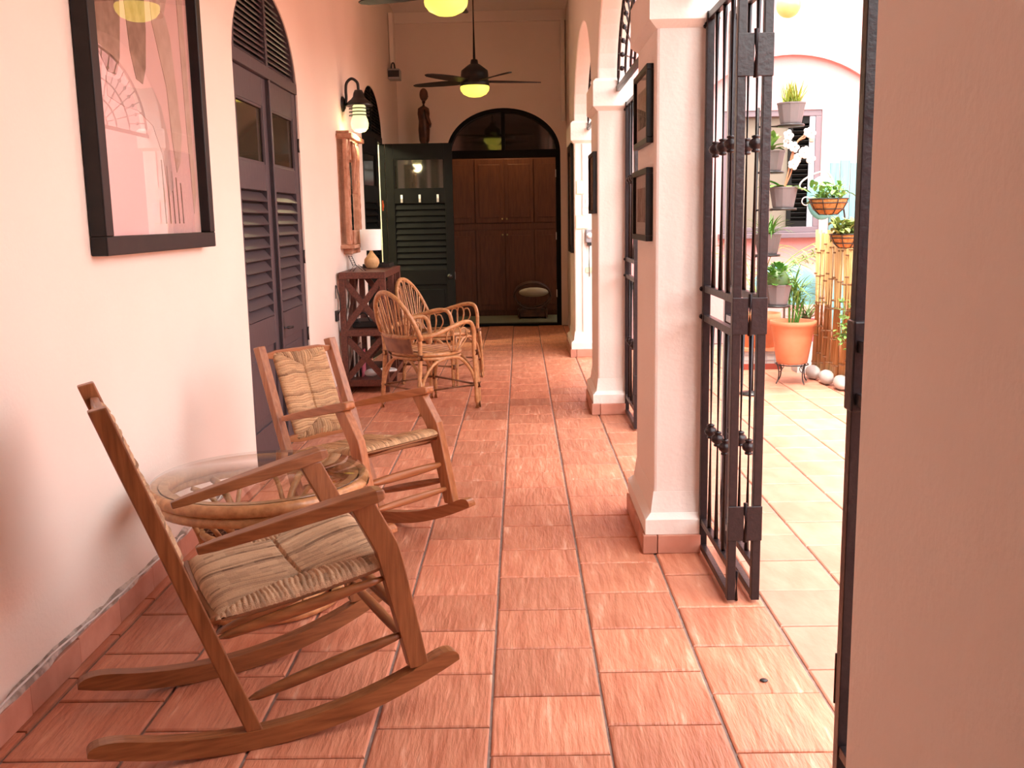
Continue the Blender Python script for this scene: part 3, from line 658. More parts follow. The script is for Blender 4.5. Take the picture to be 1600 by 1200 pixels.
    MB().loft(secs).build('woven_back_panel','rattan_dark',t)
    return t
rattan_chair('nearer rattan armchair with fan-shaped back, turned away toward the end wall', -.678, 6.82, 41)
rattan_chair('farther rattan armchair with fan-shaped back, against the dark door leaf', -.672, 7.96, -20)

# ------------------------------------------------------------ woven pads
def pad(P, na, nb, pitch_a, pitch_b, th, ridge, la, lb, name, m, parent, seam=.5, sag=0.0, seed=0):
    """P(a,b)->(pos, normal) for a,b in [-1,1]; seam runs along a; main strands run along b."""
    rnd = random.Random(seed)
    A = [math.copysign(1-(1-abs(t))**1.35, t) for t in [lerp(-1,1,i/na) for i in range(na+1)]]
    Bq = [math.copysign(1-(1-abs(t))**1.35, t) for t in [lerp(-1,1,i/nb) for i in range(nb+1)]]
    ja = [rnd.uniform(.55,1.2) for _ in range(400)]; cl = [min(1,max(0,rnd.gauss(.62,.26))) for _ in range(800)]
    def disp(a, b):
        if abs(a) > seam+(1-seam)*abs(b): u = (b*lb+ .0035*math.sin(a*11+b*7))/pitch_b; run = a*la; side = 200
        else: u = (a*la + .0035*math.sin(b*8+a*5))/pitch_a; run = b*lb; side = 0
        k = int(math.floor(u)) % 200 + (side if True else 0)
        d = abs(abs(a)-(seam+(1-seam)*abs(b)))
        groove = .35 if d < .02 else 0
        if abs(a) < seam and abs(b) < .02: groove = .9
        fr = u-math.floor(u)
        c = cl[k]*.7+cl[(k*7+int((run+1)*40))%800]*.3
        return ja[k]*math.sqrt(max(0,math.sin(PI*fr)))-groove, c
    cols = []
    def surf(A, Bq, under):
        vs = []
        for a in A:
            for b in Bq:
                pos, nrm = P(a, b)
                f = math.sqrt(max(0, (1-abs(a)**9)*(1-abs(b)**9)))
                sg = -sag*(1-b*b)*(.5+.5*(1-a*a)); puff = .25*(1-(abs(b)-.55)**2*3)*(1 if abs(b)>.05 else .9)
                if under: cols.append(.5); vs.append(pos-nrm*(f*th*.7-sg*.7))
                else:
                    dd, cc = disp(a, b); cols.append(cc); vs.append(pos+nrm*(f*(th*(.75+puff))+sg+dd*ridge*(.35+.65*f)))
        n = len(Bq); fs = [(i*n+j,(i+1)*n+j,(i+1)*n+j+1,i*n+j+1) for i in range(len(A)-1) for j in range(n-1)]
        return vs, fs
    mb = MB(); mb.add(*surf(A, Bq, False), True); mb.add(*surf([lerp(-1,1,i/24) for i in range(25)], [lerp(-1,1,i/24) for i in range(25)], True), True)
    ob = mb.build(name, m, parent); at = ob.data.attributes.new('strand','FLOAT','POINT'); at.data.foreach_set('value', cols)
    return ob

# ------------------------------------------------------------ rocking chairs
def rocking_chair(label, x, y, ang, tilt, hr, hf, L, wood, rush, seed):
    t = thing('rocking_chair', label, 'rocking chair', (x,y,0), ang)
    RR = 1.1
    def T(u, v, z):
        c, s = math.cos(tilt), math.sin(tilt); zz = z-RR
        return Vector((c*u+s*zz, v, -s*u+c*zz+RR))
    hw = lambda u: hr+(hf-hr)*(u+.285)/.8
    bt, ar, af, fb, rb = L['bt'], L['ar'], L['af'], L['fb'], L['rb']
    sw = .036
    def side(poly, s, w=sw, name='part', m=None, bev=.004, dv=0):
        m = wood+('_x' if name=='rocker' else '_z')
        return MB().prism(poly, lambda u,z,d: T(u, s*(hw(u)+dv)+d, z), -w/2, w/2).build(name, m, t, bev=bev)
    rz = lambda u: u*u/(2*RR)+.0005
    kx, kz = fb[0]-.072, .475*af[1]/.644
    for s in (-1,1):
        us = [lerp(-.375,.555,.5-.5*math.cos(PI*i/36)) for i in range(37)]
        top = []
        for u in us:
            e = min((u+.375)/.10,(.555-u)/.06,1); e = math.sqrt(max(0,1-(1-e)**2))
            top.append((u, rz(u)+.004+.046*e))
        side([(u,rz(u)) for u in us]+top[::-1], s, .040, 'rocker')
        # rear post
        d = Vector((bt[0]-rb[0],0,bt[1]-rb[1])).normalized(); nn = (d.z*.022, -d.x*.022)
        p0 = (rb[0],rz(rb[0])+.048); side([(p0[0]-nn[0],p0[1]),(p0[0]+nn[0],p0[1]),(bt[0]+nn[0],bt[1]+nn[1]*.6),(bt[0]-nn[0],bt[1]-nn[1]*.6)], s, .036, 'rear_post')
        # front post with its knee
        zb = rz(fb[0])+.046; tx, tz = af[0]-.06, af[1]-.040
        side([(fb[0]-.028,zb),(fb[0]+.024,zb),(kx+.034,kz-.03),(kx+.022,kz+.015),(tx+.036,tz),(tx-.032,tz),(kx-.034,kz-.01)], s, .036, 'front_post')
        # arm
        secs = []
        a0 = Vector((ar[0]+.012,0,ar[1]+.005)); a1 = Vector((af[0],0,af[1]-.016)); dd = (a1-a0).normalized(); up = Vector((-dd.z,0,dd.x))
        for q, w, h in ((0,.018,.020),(.10,.030,.026),(.45,.046,.032),(.80,.056,.035),(.95,.056,.034),(.99,.050,.026),(1.0,.040,.016)):
            c = a0.lerp(a1,q); v = s*(hw(c.x)+.004*q)
            secs.append([T(c.x+up.x*h/2*e2, v+w/2*e1, c.z+up.z*h/2*e2) for e1,e2 in ((-1,-1),(1,-1),(1,1),(-1,1))])
        MB().loft(secs).build('arm', wood+'_x', t, bev=.004)
        # side stretchers: flattened spindles
        for (u0,z0,u1,z1,r) in ((rb[0]-.022,.125,fb[0]-.030,.235,.017),(rb[0]-.085,.30,fb[0]-.085,.395,.016)):
            pts = []; rs = []
            for k in range(13):
                q = k/12; u = lerp(u0,u1,q); pts.append(T(u,s*hw(u),lerp(z0,z1,q))); rs.append(r*(.38+.62*math.sin(PI*min(1,max(0,q*1.0)))**.6))
            MB().tube(pts,rs,10).build('side_stretcher', wood+'_x', t)
    def cross(u, z, name, r=.014, hgt=None):
        v = hw(u)
        if hgt: return MB().loft([[T(u-.009,s*v,z-hgt*f),T(u+.009,s*v,z-hgt*f),T(u+.009,s*v,z+hgt*f),T(u-.009,s*v,z+hgt*f)] for s,f in ((-1,.45),(-.86,.6),(-.6,1),(.6,1),(.86,.6),(1,.45))]).build(name, wood+'_y', t, bev=.003)
        return MB().tube([T(u,-v+2*v*k/10,z) for k in range(11)],[r*(.5+.5*math.sin(PI*k/10)**.6) for k in range(11)],10).build(name, wood+'_y', t)
    cross(fb[0]-.045,.30,'front_stretcher',.018); cross(fb[0]-.02,.20,'front_stretcher',.015); cross(rb[0]-.055,.22,'rear_stretcher',.015)
    # seat
    s0 = Vector((rb[0]-.075,0,.352)); s1 = Vector((kx+.028,0,kz-.035)); 
    MB().tube([T(s0.x,v,s0.z) for v in (-hw(s0.x),hw(s0.x))],.015,8).build('seat_rail',wood+'_y',t); MB().tube([T(s1.x-.02,v,s1.z-.01) for v in (-hw(s1.x),hw(s1.x))],.015,8).build('seat_rail',wood+'_y',t)
    nrm0 = (T(-(s1.z-s0.z),0,(s1.x-s0.x))-T(0,0,0)).normalized()
    def Pseat(a, b):
        q = (b+1)/2; c = s0.lerp(s1,q); return T(c.x, a*(hw(c.x)+.006 if q<.9 else hw(c.x)+.004), c.z), nrm0
    pad(Pseat, 260, 200, .0115, .0115, .034, .0085, .23, .21, 'rush_seat', rush, t, seam=.62, sag=.022, seed=seed)
    # back
    bd = lambda q: (lerp(rb[0],bt[0],q), lerp(rb[1]+.03,bt[1],q))
    q0, q1 = .475, .945
    for q in (q0,q1):
        u, z = bd(q); cross(u, z, 'back_rail', hgt=.020)
    nb_ = Vector((bt[1]-rb[1],0,-(bt[0]-rb[0]))).normalized(); nbT = (T(nb_.x,0,nb_.z)-T(0,0,0)).normalized()
    def Pback(a, b):
        u, z = bd(lerp(q0-.012,q1+.014,(a+1)/2)); return T(u, b*(hr*.74), z), nbT
    pad(Pback, 240, 150, .0115, .0115, .026, .0078, .21, .135, 'rush_back', rush, t, seam=.60, sag=.012, seed=seed+5)
    return t
LA = {'bt':(-.292,.898),'ar':(-.109,.528),'af':(.364,.644),'fb':(.447,.111),'rb':(.011,.042)}
LB = {'bt':(-.248,.805),'ar':(-.123,.507),'af':(.350,.625),'fb':(.447,.129),'rb':(.011,.042)}
rocking_chair('nearest wooden rocking chair with woven rush seat and back, side on in the foreground', -.802,2.489,math.radians(27.15),.007,.203,.266,LA,'chair_wood','rush',3)
rocking_chair('second wooden rocking chair with woven rush back, behind the round glass table', -.800,4.052,math.radians(-39.8),-.030,.186,.216,LB,'chair_wood_light','rush_light',11)

# ------------------------------------------------------------ round rattan table with glass top
tb = thing('rattan_table','round rattan side table with a glass top between the two rocking chairs','table',(-.912,3.275,0))
TR, TZ = .365, .455
ring = lambda r, z, n=48: [(r*math.cos(2*PI*k/n), r*math.sin(2*PI*k/n), z) for k in range(n)]
MB().lathe([(.001,TZ-.008),(TR-.008,TZ-.008),(TR-.004,TZ-.004),(TR-.008,TZ),(.001,TZ)],64).build('glass_top','table_glass',tb)
MB().tube(ring(TR-.012,TZ-.030),.021,12,True).build('rim_hoop','rattan',tb)
MB().tube(ring(TR-.022,TZ-.068),.019,12,True).build('rim_hoop','rattan',tb)
MB().lathe([(TR-.03,TZ-.012),(TR-.06,TZ-.012),(TR-.06,TZ-.05),(TR-.03,TZ-.05)],48).build('inner_band','rattan',tb)
MB().tube(ring(.205,.27),.014,10,True).build('shelf_hoop','rattan',tb)
MB().lathe([(.001,.268),(.203,.268),(.203,.280),(.001,.280)],36).build('shelf_panel','cane_weave',tb)
for k in range(-7,8):
    h = math.sqrt(max(0,.2**2-(k*.027)**2))
    for ax in (0,1):
        p = [(k*.027,-h,.283),(k*.027,h,.283)] if ax else [(-h,k*.027,.283),(h,k*.027,.283)]
        MB().tube(p,.005,5).build('cane_strand','cane_weave',tb)
MB().tube(ring(.245,.021),.020,12,True).build('base_hoop','rattan',tb); MB().tube(ring(.215,.055),.014,10,True).build('base_hoop','rattan',tb)
for k in range(6):
    a = 2*PI*k/6+.3; c, s = math.cos(a), math.sin(a)
    q = [(.235,.035),(.20,.12),(.185,.22),(.215,.31),(.28,.365),(.325,.378)]
    MB().tube(spline([(r*c,r*s,z) for r,z in q],6),.013,8).build('leg','rattan',tb)
    for dl in (-.35,.35):
        c2, s2 = math.cos(a+dl), math.sin(a+dl); mc, ms = math.cos(a+dl*.3), math.sin(a+dl*.3)
        MB().tube(spline([(.205*c,.205*s,.18),(.215*mc,.215*ms,.26),(.255*math.cos(a+dl*.7),.255*math.sin(a+dl*.7),.345),(.31*c2,.31*s2,.375)],6),.009,8).build('curved_brace','rattan',tb)
# ------------------------------------------------------------ iron folding gates and fan grilles
def gate(label, x, y, sg, xo=.082, L=.545):
    t = thing('folding_gate', label, 'gate', (x,y,0), 0)
    H = 2.035; Y = lambda v: sg*v
    def bx(nm, x0, x1, v0, v1, z0, z1, bev=.002):
        a, b = sorted((Y(v0),Y(v1))); return MB().box(x0,x1,a,b,z0,z1).build(nm,'iron',t,bev=bev)
    bars = {}
    for k, ox in enumerate((0,xo)):
        for v in (.0,L-.03): bx('stile',ox-.014,ox+.014,v,v+.03,.012,H)
        for z in (.012,.115,.915,1.025,H-.03):
            bx('rail',ox-.011,ox+.011,.03,L-.03,z,z+.026)
        for q in (.25,.5,.75):
            v = lerp(.015,L-.015,q)
            b = MB(); b.tube([(0,0,.14),(0,0,.915)],.009,6); b.tube([(0,0,1.05),(0,0,H-.03)],.009,6)
            B = b.build('bar','iron',t,loc=(ox,Y(v),0))
            for z in (.515,1.54):
                MB().lathe([(.0075,z-.028),(.014,z-.026),(.014,z-.020),(.010,z-.018),(.021,z-.010),(.024,z),(.021,z+.010),(.010,z+.018),(.014,z+.020),(.014,z+.026),(.0075,z+.028)],10).build('knob','iron',B)
    for z0, z1 in ((.225,.345),(.925,1.045),(1.735,1.865)):
        h = bx('hinge_plate',-.016,xo/2-.004,L+.0005,L+.006,z0,z1); bx('hinge_plate',xo/2+.004,xo+.016,L+.0005,L+.006,z0,z1)
        MB().tube([(xo/2,Y(L+.004),z0-.004),(xo/2,Y(L+.004),z1+.012)],.0075,8).build('hinge_pin','iron',t)
    for z in (.125,.93,1.035,1.99):
        a = MB().tube([(-.012,Y(.012),z),(-.012,Y(-.012),z)],.010,8).build('wall_pin','iron',t)
    MB().tube([(.022,Y(L-.02),.004),(.022,Y(L-.02),.11)],.006,8).build('drop_bolt','iron',t)
    return t
gate('open folding iron gate with knobbed bars beside the nearest full pillar', .700, 3.716, -1)
gate('open folding iron gate at the second pillar, seen past two small frames', .700, 6.476, -1)
g0 = gate('open folding iron gate edge right against the foreground wall', .702, 1.50, 1)
MB().box(-.020,.020,.50,.548,.90,1.09).build('lock_box','iron',g0,bev=.004); MB().tube([(-.0,.548,1.05),(-.0,.575,1.05),(.03,.58,1.05)],.008,8).build('lock_lever','iron',g0)
gate('folded iron gate on the far side of the second pillar', .700, 7.064, 1)
def grille(label, y0, y1):
    c = (y0+y1)/2; a = (y1-y0)/2-.025; b = ARISE-.03; z0 = SPR-.06
    t = thing('fan_grille', label, 'grille', (.64,c,z0))
    E = lambda th, k: Vector((0,a*k*math.cos(th),.03+b*k*math.sin(th)))
    MB().box(-.012,.012,-a,a,0,.03).build('bottom_rail','iron',t)
    for k in (.985,.60,.33,.15): MB().tube([E(th,k) for th in arc_pts(0,PI,36)],.011 if k>.9 else .008,6).build('arched_bar','iron',t)
    for i in range(1,20):
        th = PI*i/20; MB().tube([E(th,.60),E(th,.985)],.006,6).build('radial_bar','iron',t)
        if i % 2 == 0: MB().tube([E(th,.15),E(th,.60)],.006,6).build('radial_bar','iron',t)
        MB().sphere(E(th,.79),.016,8,6).build('radial_knob','iron',t)
for (n, lab) in ((0,'iron fan grille in the arch over the nearest opening'),(1,'iron fan grille in the arch behind the two small frames'),(2,'iron fan grille in the farthest arch of the arcade')):
    grille(lab, PIL[n][1], PIL[n+1][0])

# ------------------------------------------------------------ small frames on the pillars
def frame_on_pillar(label, y0, y1, z0, z1, m1, m2, bw=.022, mw=.05, tilt=0):
    t = thing('small_picture', label, 'picture', (XA0-.001,y0,z0)); D = .026; w = y1-y0; h = z1-z0
    for a in ((0,w,0,bw),(0,w,h-bw,h)): MB().box(-D,0,a[0],a[1],a[2],a[3]).build('frame_bar','frame_black',t,bev=.002)
    for a in ((0,bw),(w-bw,w)): MB().box(-D,0,a[0],a[1],bw,h-bw).build('frame_bar','frame_black',t,bev=.002)
    MB().box(-.012,-.002,bw,w-bw,bw,h-bw).build('mat_board',m1,t); MB().box(-.0135,-.0121,bw+mw,w-bw-mw,bw+mw,h-bw-mw).build('photograph',m2,t)
    MB().box(-.019,-.017,bw,w-bw,bw,h-bw).build('glass_pane','picture_glass',t)
frame_on_pillar('upper small black-framed picture with a dark landscape on the nearest full pillar', 3.80,4.24,1.585,1.875,'mat_board','photo_print')
frame_on_pillar('lower small black-framed picture with a pale mount on the nearest full pillar', 3.80,4.26,1.215,1.495,'mat_board','photo_print_pale')
frame_on_pillar('small black-framed dark picture on the second pillar', 6.54,6.98,1.335,1.735,'mat_board_dark','photo_print')
frame_on_pillar('tall dark wooden framed panel on the third pillar', 9.36,9.94,.98,2.0,'mat_board_dark','photo_print',.06,.04)

# ------------------------------------------------------------ fittings on the third pillar
YF = PIL[3][0]-.001
for (x0,x1,z0,z1,lab) in ((.530,.605,1.525,1.65,'upper cream notice plate on the third pillar'),(.522,.640,1.205,1.33,'lower cream notice plate on the third pillar')):
    n = thing('notice_plate',lab,'sign',((x0+x1)/2,YF,z0)); w = (x1-x0)/2; h = z1-z0
    MB().box(-w,w,-.008,0,0,h).build('plate','cream_sign',n,bev=.001); MB().box(-w+.006,w-.006,-.0095,-.0081,.008,h-.008).build('face','cream_trim',n)
sw_ = thing('light_switch','white switch plate between the two cream notices','switch',(.622,YF,1.40))
MB().box(-.032,.032,-.010,0,0,.115).build('plate','white_plastic',sw_,bev=.003); MB().box(-.012,.012,-.016,-.0101,.03,.085).build('rocker','white_plastic',sw_,bev=.002); MB().box(-.003,.003,-.0125,-.0101,.095,.102).build('screw','grey_plastic',sw_)
sk = thing('plug_timer','grey plug-in timer with a black plug and hanging cord on the third pillar','timer',(.646,YF,1.08))
MB().box(-.033,.033,-.05,0,0,.12).build('body','grey_plastic',sk,bev=.006); MB().lathe([(.001,.012),(.024,.010),(.027,0)],20,(0,-.05,.065),M=Matrix.Rotation(PI/2,4,'X')).build('dial','white_plastic',sk); MB().box(-.02,.02,-.045,-.01,-.03,0).build('plug','black_plastic',sk,bev=.004); MB().tube([(0,-.02,-.03),(.0,-.012,-.2),(.002,-.008,-.32)],.004,6).build('cord','black_plastic',sk)
cd = thing('wall_conduit','thin pale conduit running down the third pillar','conduit',(.592,YF,.25))
MB().box(-.008,.008,-.012,0,0,.95).box(-.008,.008,-.012,0,1.085,1.27).box(-.008,.008,-.012,0,1.405,1.73).build('channel','cream_trim',cd); MB().box(.02,.085,-.010,0,.55,.60).build('junction_box','cream_sign',cd)

# ------------------------------------------------------------ courtyard
YW = 10.0
nc, nr = 2.70, 1.22; nz = 2.85-nr
outc = [(.80,0),(nc-nr,0)]+[(nc-nr*math.cos(t), nz+nr*math.sin(t)) for t in arc_pts(0,PI,40)]+[(nc+nr,0),(6.2,0),(6.2,5.2),(.80,5.2)]
struct(MB().prism(outc, lambda x,z,d: Vector((x,YW+d,z)), 0, .06).build('wall_courtyard', 'pink_plaster'))
wx0, wx1, wz0, wz1 = 2.05, 3.03, 1.12, 2.33
struct(MB().box(.80,wx0,YW+.06,YW+.3,0,5.2).box(wx1,6.2,YW+.06,YW+.3,0,5.2).box(wx0,wx1,YW+.06,YW+.3,0,wz0).box(wx0,wx1,YW+.06,YW+.3,wz1,5.2).build('wall_courtyard_recess','pink_plaster'))
struct(MB().box(6.2,6.4,YB-.4,YW+.3,0,2.3).build('wall_courtyard_side','pink_plaster')); struct(MB().box(.9,6.4,YB-.6,YB-.4,0,2.3).build('wall_courtyard_back','pink_plaster'))  # unseen sides, kept low so more skylight reaches the corridor
struct(MB().box(1.6,3.6,YW+1.6,YW+1.7,.5,3).box(1.6,1.7,YW+.3,YW+1.6,.5,3).box(3.5,3.6,YW+.3,YW+1.6,.5,3).box(1.6,3.6,YW+.3,YW+1.7,3,3.1).box(1.6,3.6,YW+.3,YW+1.7,.4,.5).build('wall_window_room','interior_tan'))
w1 = bpy.data.objects.new('window_1', None); COL.objects.link(w1); w1.location = (wx0, YW+.07, wz0); struct(w1)
ww, wh_ = wx1-wx0, wz1-wz0
for (x0,x1,z0,z1) in ((0,ww,0,.06),(0,ww,wh_-.06,wh_),(0,.06,.06,wh_-.06),(ww-.06,ww,.06,wh_-.06)): MB().box(x0,x1,0,.12,z0,z1).build('window_frame','window_mauve',w1,bev=.004)
MB().box(-.04,ww+.04,-.11,.02,-.05,0).build('window_sill','window_mauve',w1,bev=.005)
MB().box(.06,.66,.05,.075,.06,wh_-.06).build('blind_panel','interior_tan',w1)
sh_ = MB().box(.66,.70,.02,.06,.06,wh_-.06).box(.86,.92,.02,.06,.06,wh_-.06).box(.70,.86,.02,.06,.06,.12).box(.70,.86,.02,.06,wh_-.13,wh_-.06).build('shutter','door_black',w1)
MB().box(.862,.918,.008,.0195,.06,wh_-.06).build('shutter_edge','window_blue',w1)
src = None
for k in range(20):
    z = .14+k*.0475
    if src is None: src = MB().box(.70,.86,-.02,.02,-.003,.003).build('louvre_slat','door_black',sh_,loc=(0,.04,z),rot=(math.radians(-45),0,0))
    else: inst(src, sh_, (0,.04,z), (math.radians(-45),0,0))
for z in (.35,.90): MB().box(.865,.905,-.004,.0075,z,z+.07).build('hinge','brass',w1)

def blade(mb, base, az, el, ln, w, droop, n=5, tw=0):
    d = Vector((math.cos(az),math.sin(az),0)); p = Vector(base); s = Vector((-math.sin(az),math.cos(az),0)); vs = []; e = el
    for i in range(n+1):
        q = i/n; ww_ = w*(1-q)**.6*(.45+.55*min(1,q*4)) if i < n else .0006
        vs += [p-s*ww_/2, p+Vector((0,0,-ww_*.18)), p+s*ww_/2]
        p = p+(d*math.cos(e)+Vector((0,0,1))*math.sin(e))*ln/n; e -= droop/n
    fs = []
    for i in range(n):
        for k in (0,1): fs.append((3*i+k,3*i+k+1,3*i+k+4,3*i+k+3))
    mb.add(vs, fs, True)
def oval_leaf(mb, base, az, el, ln, w, droop, n=7):
    d = Vector((math.cos(az),math.sin(az),0)); p = Vector(base); s = Vector((-math.sin(az),math.cos(az),0)); vs = []; e = el
    for i in range(n+1):
        q = i/n; ww_ = max(.001,w*math.sin(PI*min(1,.06+q*.94))**.8)
        up = Vector((-d.x*math.sin(e),-d.y*math.sin(e),math.cos(e)))
        vs += [p-s*ww_/2+up*ww_*.12, p, p+s*ww_/2+up*ww_*.12]
        p = p+(d*math.cos(e)+Vector((0,0,1))*math.sin(e))*ln/n; e -= droop/n
    fs = [(3*i+k,3*i+k+1,3*i+k+4,3*i+k+3) for i in range(n) for k in (0,1)]
    mb.add(vs, fs, True)
def fluted_pot(t, r=.102, h=.145, z=0):
    MB().lathe([(r*.70,z),(r*.74,z+.01),(r*.97,z+h-.012),(r,z+h-.010),(r*1.01,z+h),(r*.93,z+h),(r*.90,z+h-.02),(.001,z+h-.022)],20,flute=.035).build('pot','fluted_pot',t)
    MB().lathe([(.001,z+h-.02),(r*.9,z+h-.021)],20).build('soil','soil',t)
# tall plant stand
PSX, PSY = 1.69, 7.12
ps = thing('plant_stand','tall black metal plant stand with round arms beside the folding gate','plant stand',(PSX,PSY,0))
MB().tube([(0,0,.02),(0,0,2.05)],.014,10).build('pole','black_paint',ps); MB().lathe([(.001,.001),(.09,.001),(.09,.014),(.02,.025),(.014,.03)],28).build('foot_plate','black_paint',ps)
stands = []
for (dx,dy,z) in ((.228,-.02,1.915),(.14,.15,1.60),(.165,-.115,1.335),(.125,.135,1.005),(.138,-.125,.655)):
    MB().lathe([(.001,z),(.092,z),(.095,z+.012),(.09,z+.016),(.001,z+.014)],24,(dx,dy,0)).build('plate','black_paint',ps)
    MB().tube([(0,0,z+.004),(dx*.6,dy*.6,z+.004)],.008,8).build('arm','black_paint',ps); stands.append((PSX+dx,PSY+dy,z+.017))
lab = ('yellow-green grassy plant in a grey fluted pot at the top of the stand','leafy green plant in a grey fluted pot second from the top','white orchid in a grey fluted pot on the stand','spiky fern in a grey fluted pot below the orchid','rounded green succulent in a grey fluted pot low on the stand')
rp = random.Random(4)
for i, s in enumerate(stands):
    t = thing('potted_plant', lab[i], 'potted plant', s, 0, 'pots on the plant stand'); fluted_pot(t)
    top = .12; mb = MB()
    if i == 0:
        for k in range(70): blade(mb,(rp.uniform(-.05,.05),rp.uniform(-.05,.05),top),rp.uniform(0,6.3),rp.uniform(.95,1.5),rp.uniform(.12,.20),.016,rp.uniform(.1,.5))
        for k in range(14): blade(mb,(rp.uniform(-.05,.05),rp.uniform(-.05,.05),top),rp.uniform(0,6.3),rp.uniform(.7,1.2),rp.uniform(.17,.24),.006,rp.uniform(.6,1.5))
        mb.build('foliage','leaf_yellow',t)['kind'] = 'stuff'
    elif i == 1:
        for k in range(16):
            m2 = MB(); oval_leaf(m2,(0,0,top+rp.uniform(0,.08)),rp.uniform(0,6.3),rp.uniform(.2,1.2),rp.uniform(.10,.15),.055,rp.uniform(.4,1.2)); m2.build('leaf','leaf_light',t)
    elif i == 2:
        for az, el, ln in ((PI,.75,.20),(PI*.85,.5,.2),(.1,.25,.22),(.5,.5,.16),(-.6,.3,.18),(-2.4,.5,.17)):
            m2 = MB(); oval_leaf(m2,(0,0,top),az,el,ln,.075,.9); m2.build('leaf','leaf_green',t)
        for q in (0,1):
            MB().tube(spline([(0,.01*q,top),(.03+.02*q,.0,top+.13),(.05+.01*q,0,top+.24),(.085,0,top+.33),(.14,0,top+.36+.02*q)],6),.006,6).build('flower_stem','stem_brown',t)
        for k in range(12):
            fx, fy, fz = .075+rp.uniform(-.07,.11), rp.uniform(-.06,.05), top+.275+rp.uniform(-.10,.12)
            m2 = MB()
            for j in range(5):
                a = 2*PI*j/5+rp.uniform(-.2,.2); cx, cz = .021*math.cos(a), .021*math.sin(a); m2.sphere((fx+cx,fy-.004*j,fz+cz),.018,8,6,(1,.28,1))
            m2.build('orchid_flower','petal',t)
    elif i == 3:
        for k in range(50): blade(mb,(rp.uniform(-.03,.03),rp.uniform(-.03,.03),top),rp.uniform(0,6.3),rp.uniform(.5,1.4),rp.uniform(.16,.27),.016,rp.uniform(.7,1.8))
        mb.build('foliage','leaf_green',t)['kind'] = 'stuff'
    else:
        for k in range(110):
            a = rp.uniform(0,6.3); e = rp.uniform(.0,1.5); rr = .085; c = Vector((rr*math.cos(e)*math.cos(a),rr*math.cos(e)*math.sin(a),top+.02+.13*math.sin(e)))
            oval_leaf(mb,c,a,e*.8,.045,.032,.3,4)
        mb.build('foliage','leaf_green',t)['kind'] = 'stuff'; MB().sphere((0,0,top+.04),.085,12,8,(1,1,1.2)).build('leafy_core','leaf_dark',t)
# large terracotta pot on a wire stand
ws = thing('wire_stand','low wire plant stand with curled legs under the terracotta pot','stand',(2.115,7.60,0))
MB().tube([(.125*math.cos(a),.125*math.sin(a),.150) for a in arc_pts(0,2*PI,24)[:-1]],.005,6,True).build('ring','black_paint',ws)
for k in range(4):
    a = PI/4+k*PI/2-.35; c, s = math.cos(a), math.sin(a)
    MB().tube(spline([(.15*c,.15*s,.168),(.14*c,.14*s,.150),(.125*c,.125*s,.10),(.13*c,.13*s,.04),(.15*c,.15*s,.005)],5),.005,6).build('leg','black_paint',ws)
    MB().tube([(.115*c+.022*math.cos(q)*c,.115*s+.022*math.cos(q)*s,.120+.022*math.sin(q)) for q in arc_pts(0,5.5,14)],.003,5).build('scroll','black_paint',ws)
tp = thing('terracotta_pot','large terracotta pot with a green umbrella plant standing on the wire stand','potted plant',(2.115,7.60,.156))
MB().lathe([(.001,.0),(.108,.0),(.118,.012),(.150,.20),(.158,.25),(.163,.255),(.166,.295),(.178,.30),(.178,.335),(.163,.335),(.155,.29),(.001,.285)],40).build('pot','terracotta',tp)
MB().lathe([(.001,.292),(.157,.288)],24).build('soil','soil',tp)
for k in range(5):
    p = (rp.uniform(-.03,.03),rp.uniform(-.03,.03)); MB().tube(spline([(p[0],p[1],.28),(p[0]*1.5+.01,p[1]*1.5,.40),(p[0]*2+.02,p[1]*2,.50+.03*k)],4),.009,6).build('stem','leaf_green',tp)
mb = MB()
for k in range(90): blade(mb,(.02+rp.uniform(-.04,.04),rp.uniform(-.04,.04),.40+rp.uniform(0,.22)),rp.uniform(0,6.3),rp.uniform(.2,1.4),rp.uniform(.14,.27),.016,rp.uniform(.6,1.6))
mb.build('foliage','leaf_light',tp)['kind'] = 'stuff'
# second pot on a brick planter, behind
pb = thing('planter_block','low pale grid block on a dark red base behind the terracotta pot','planter',(2.05,8.40,0))
MB().box(-.16,.16,-.12,.12,.001,.05).build('base','red_base',pb); MB().box(-.15,.15,-.11,.11,.05,.16).build('block','stone_white',pb)
for x in (-.1,-.03,.04,.11): MB().box(x-.004,x+.004,-.114,-.1101,.05,.16).build('grid_bar','grey_plastic',pb)
for z in (.08,.125): MB().box(-.15,.15,-.1135,-.1102,z-.003,z+.003).build('grid_bar','grey_plastic',pb)
MB().box(-.17,.17,-.13,.13,.16,.185).build('slab','terracotta',pb)
t2 = thing('terracotta_pot','rear terracotta pot with a tall palm, half hidden by the gate','potted plant',(2.05,8.40,.186))
MB().lathe([(.001,0),(.13,0),(.17,.22),(.178,.225),(.18,.29),(.165,.29),(.155,.25),(.001,.245)],36).build('pot','terracotta',t2); MB().lathe([(.001,.25),(.16,.248)],20).build('soil','soil',t2)
for k in range(11):
    az = rp.uniform(-1.0,.9) if k < 7 else rp.uniform(1.5,5); el = rp.uniform(1.15,1.45); ln = rp.uniform(.9,1.35)
    p = Vector((0,0,.25)); e = el; pts = [p.copy()]; d = Vector((math.cos(az),math.sin(az),0))
    for i in range(12): p = p+(d*math.cos(e)+Vector((0,0,1))*math.sin(e))*ln/12; e -= 1.6/12; pts.append(p.copy())
    m2 = MB(); m2.tube(pts,[.007*(1-i/14) for i in range(13)],5)
    for i in range(3,13):
        for sd in (-1,1): blade(m2,pts[i],az+sd*1.0,-.1,.20*(1-(i-6)**2/80),.018,.6,4)
    m2.build('palm_frond','leaf_pale' if k%2 else 'leaf_light',t2)
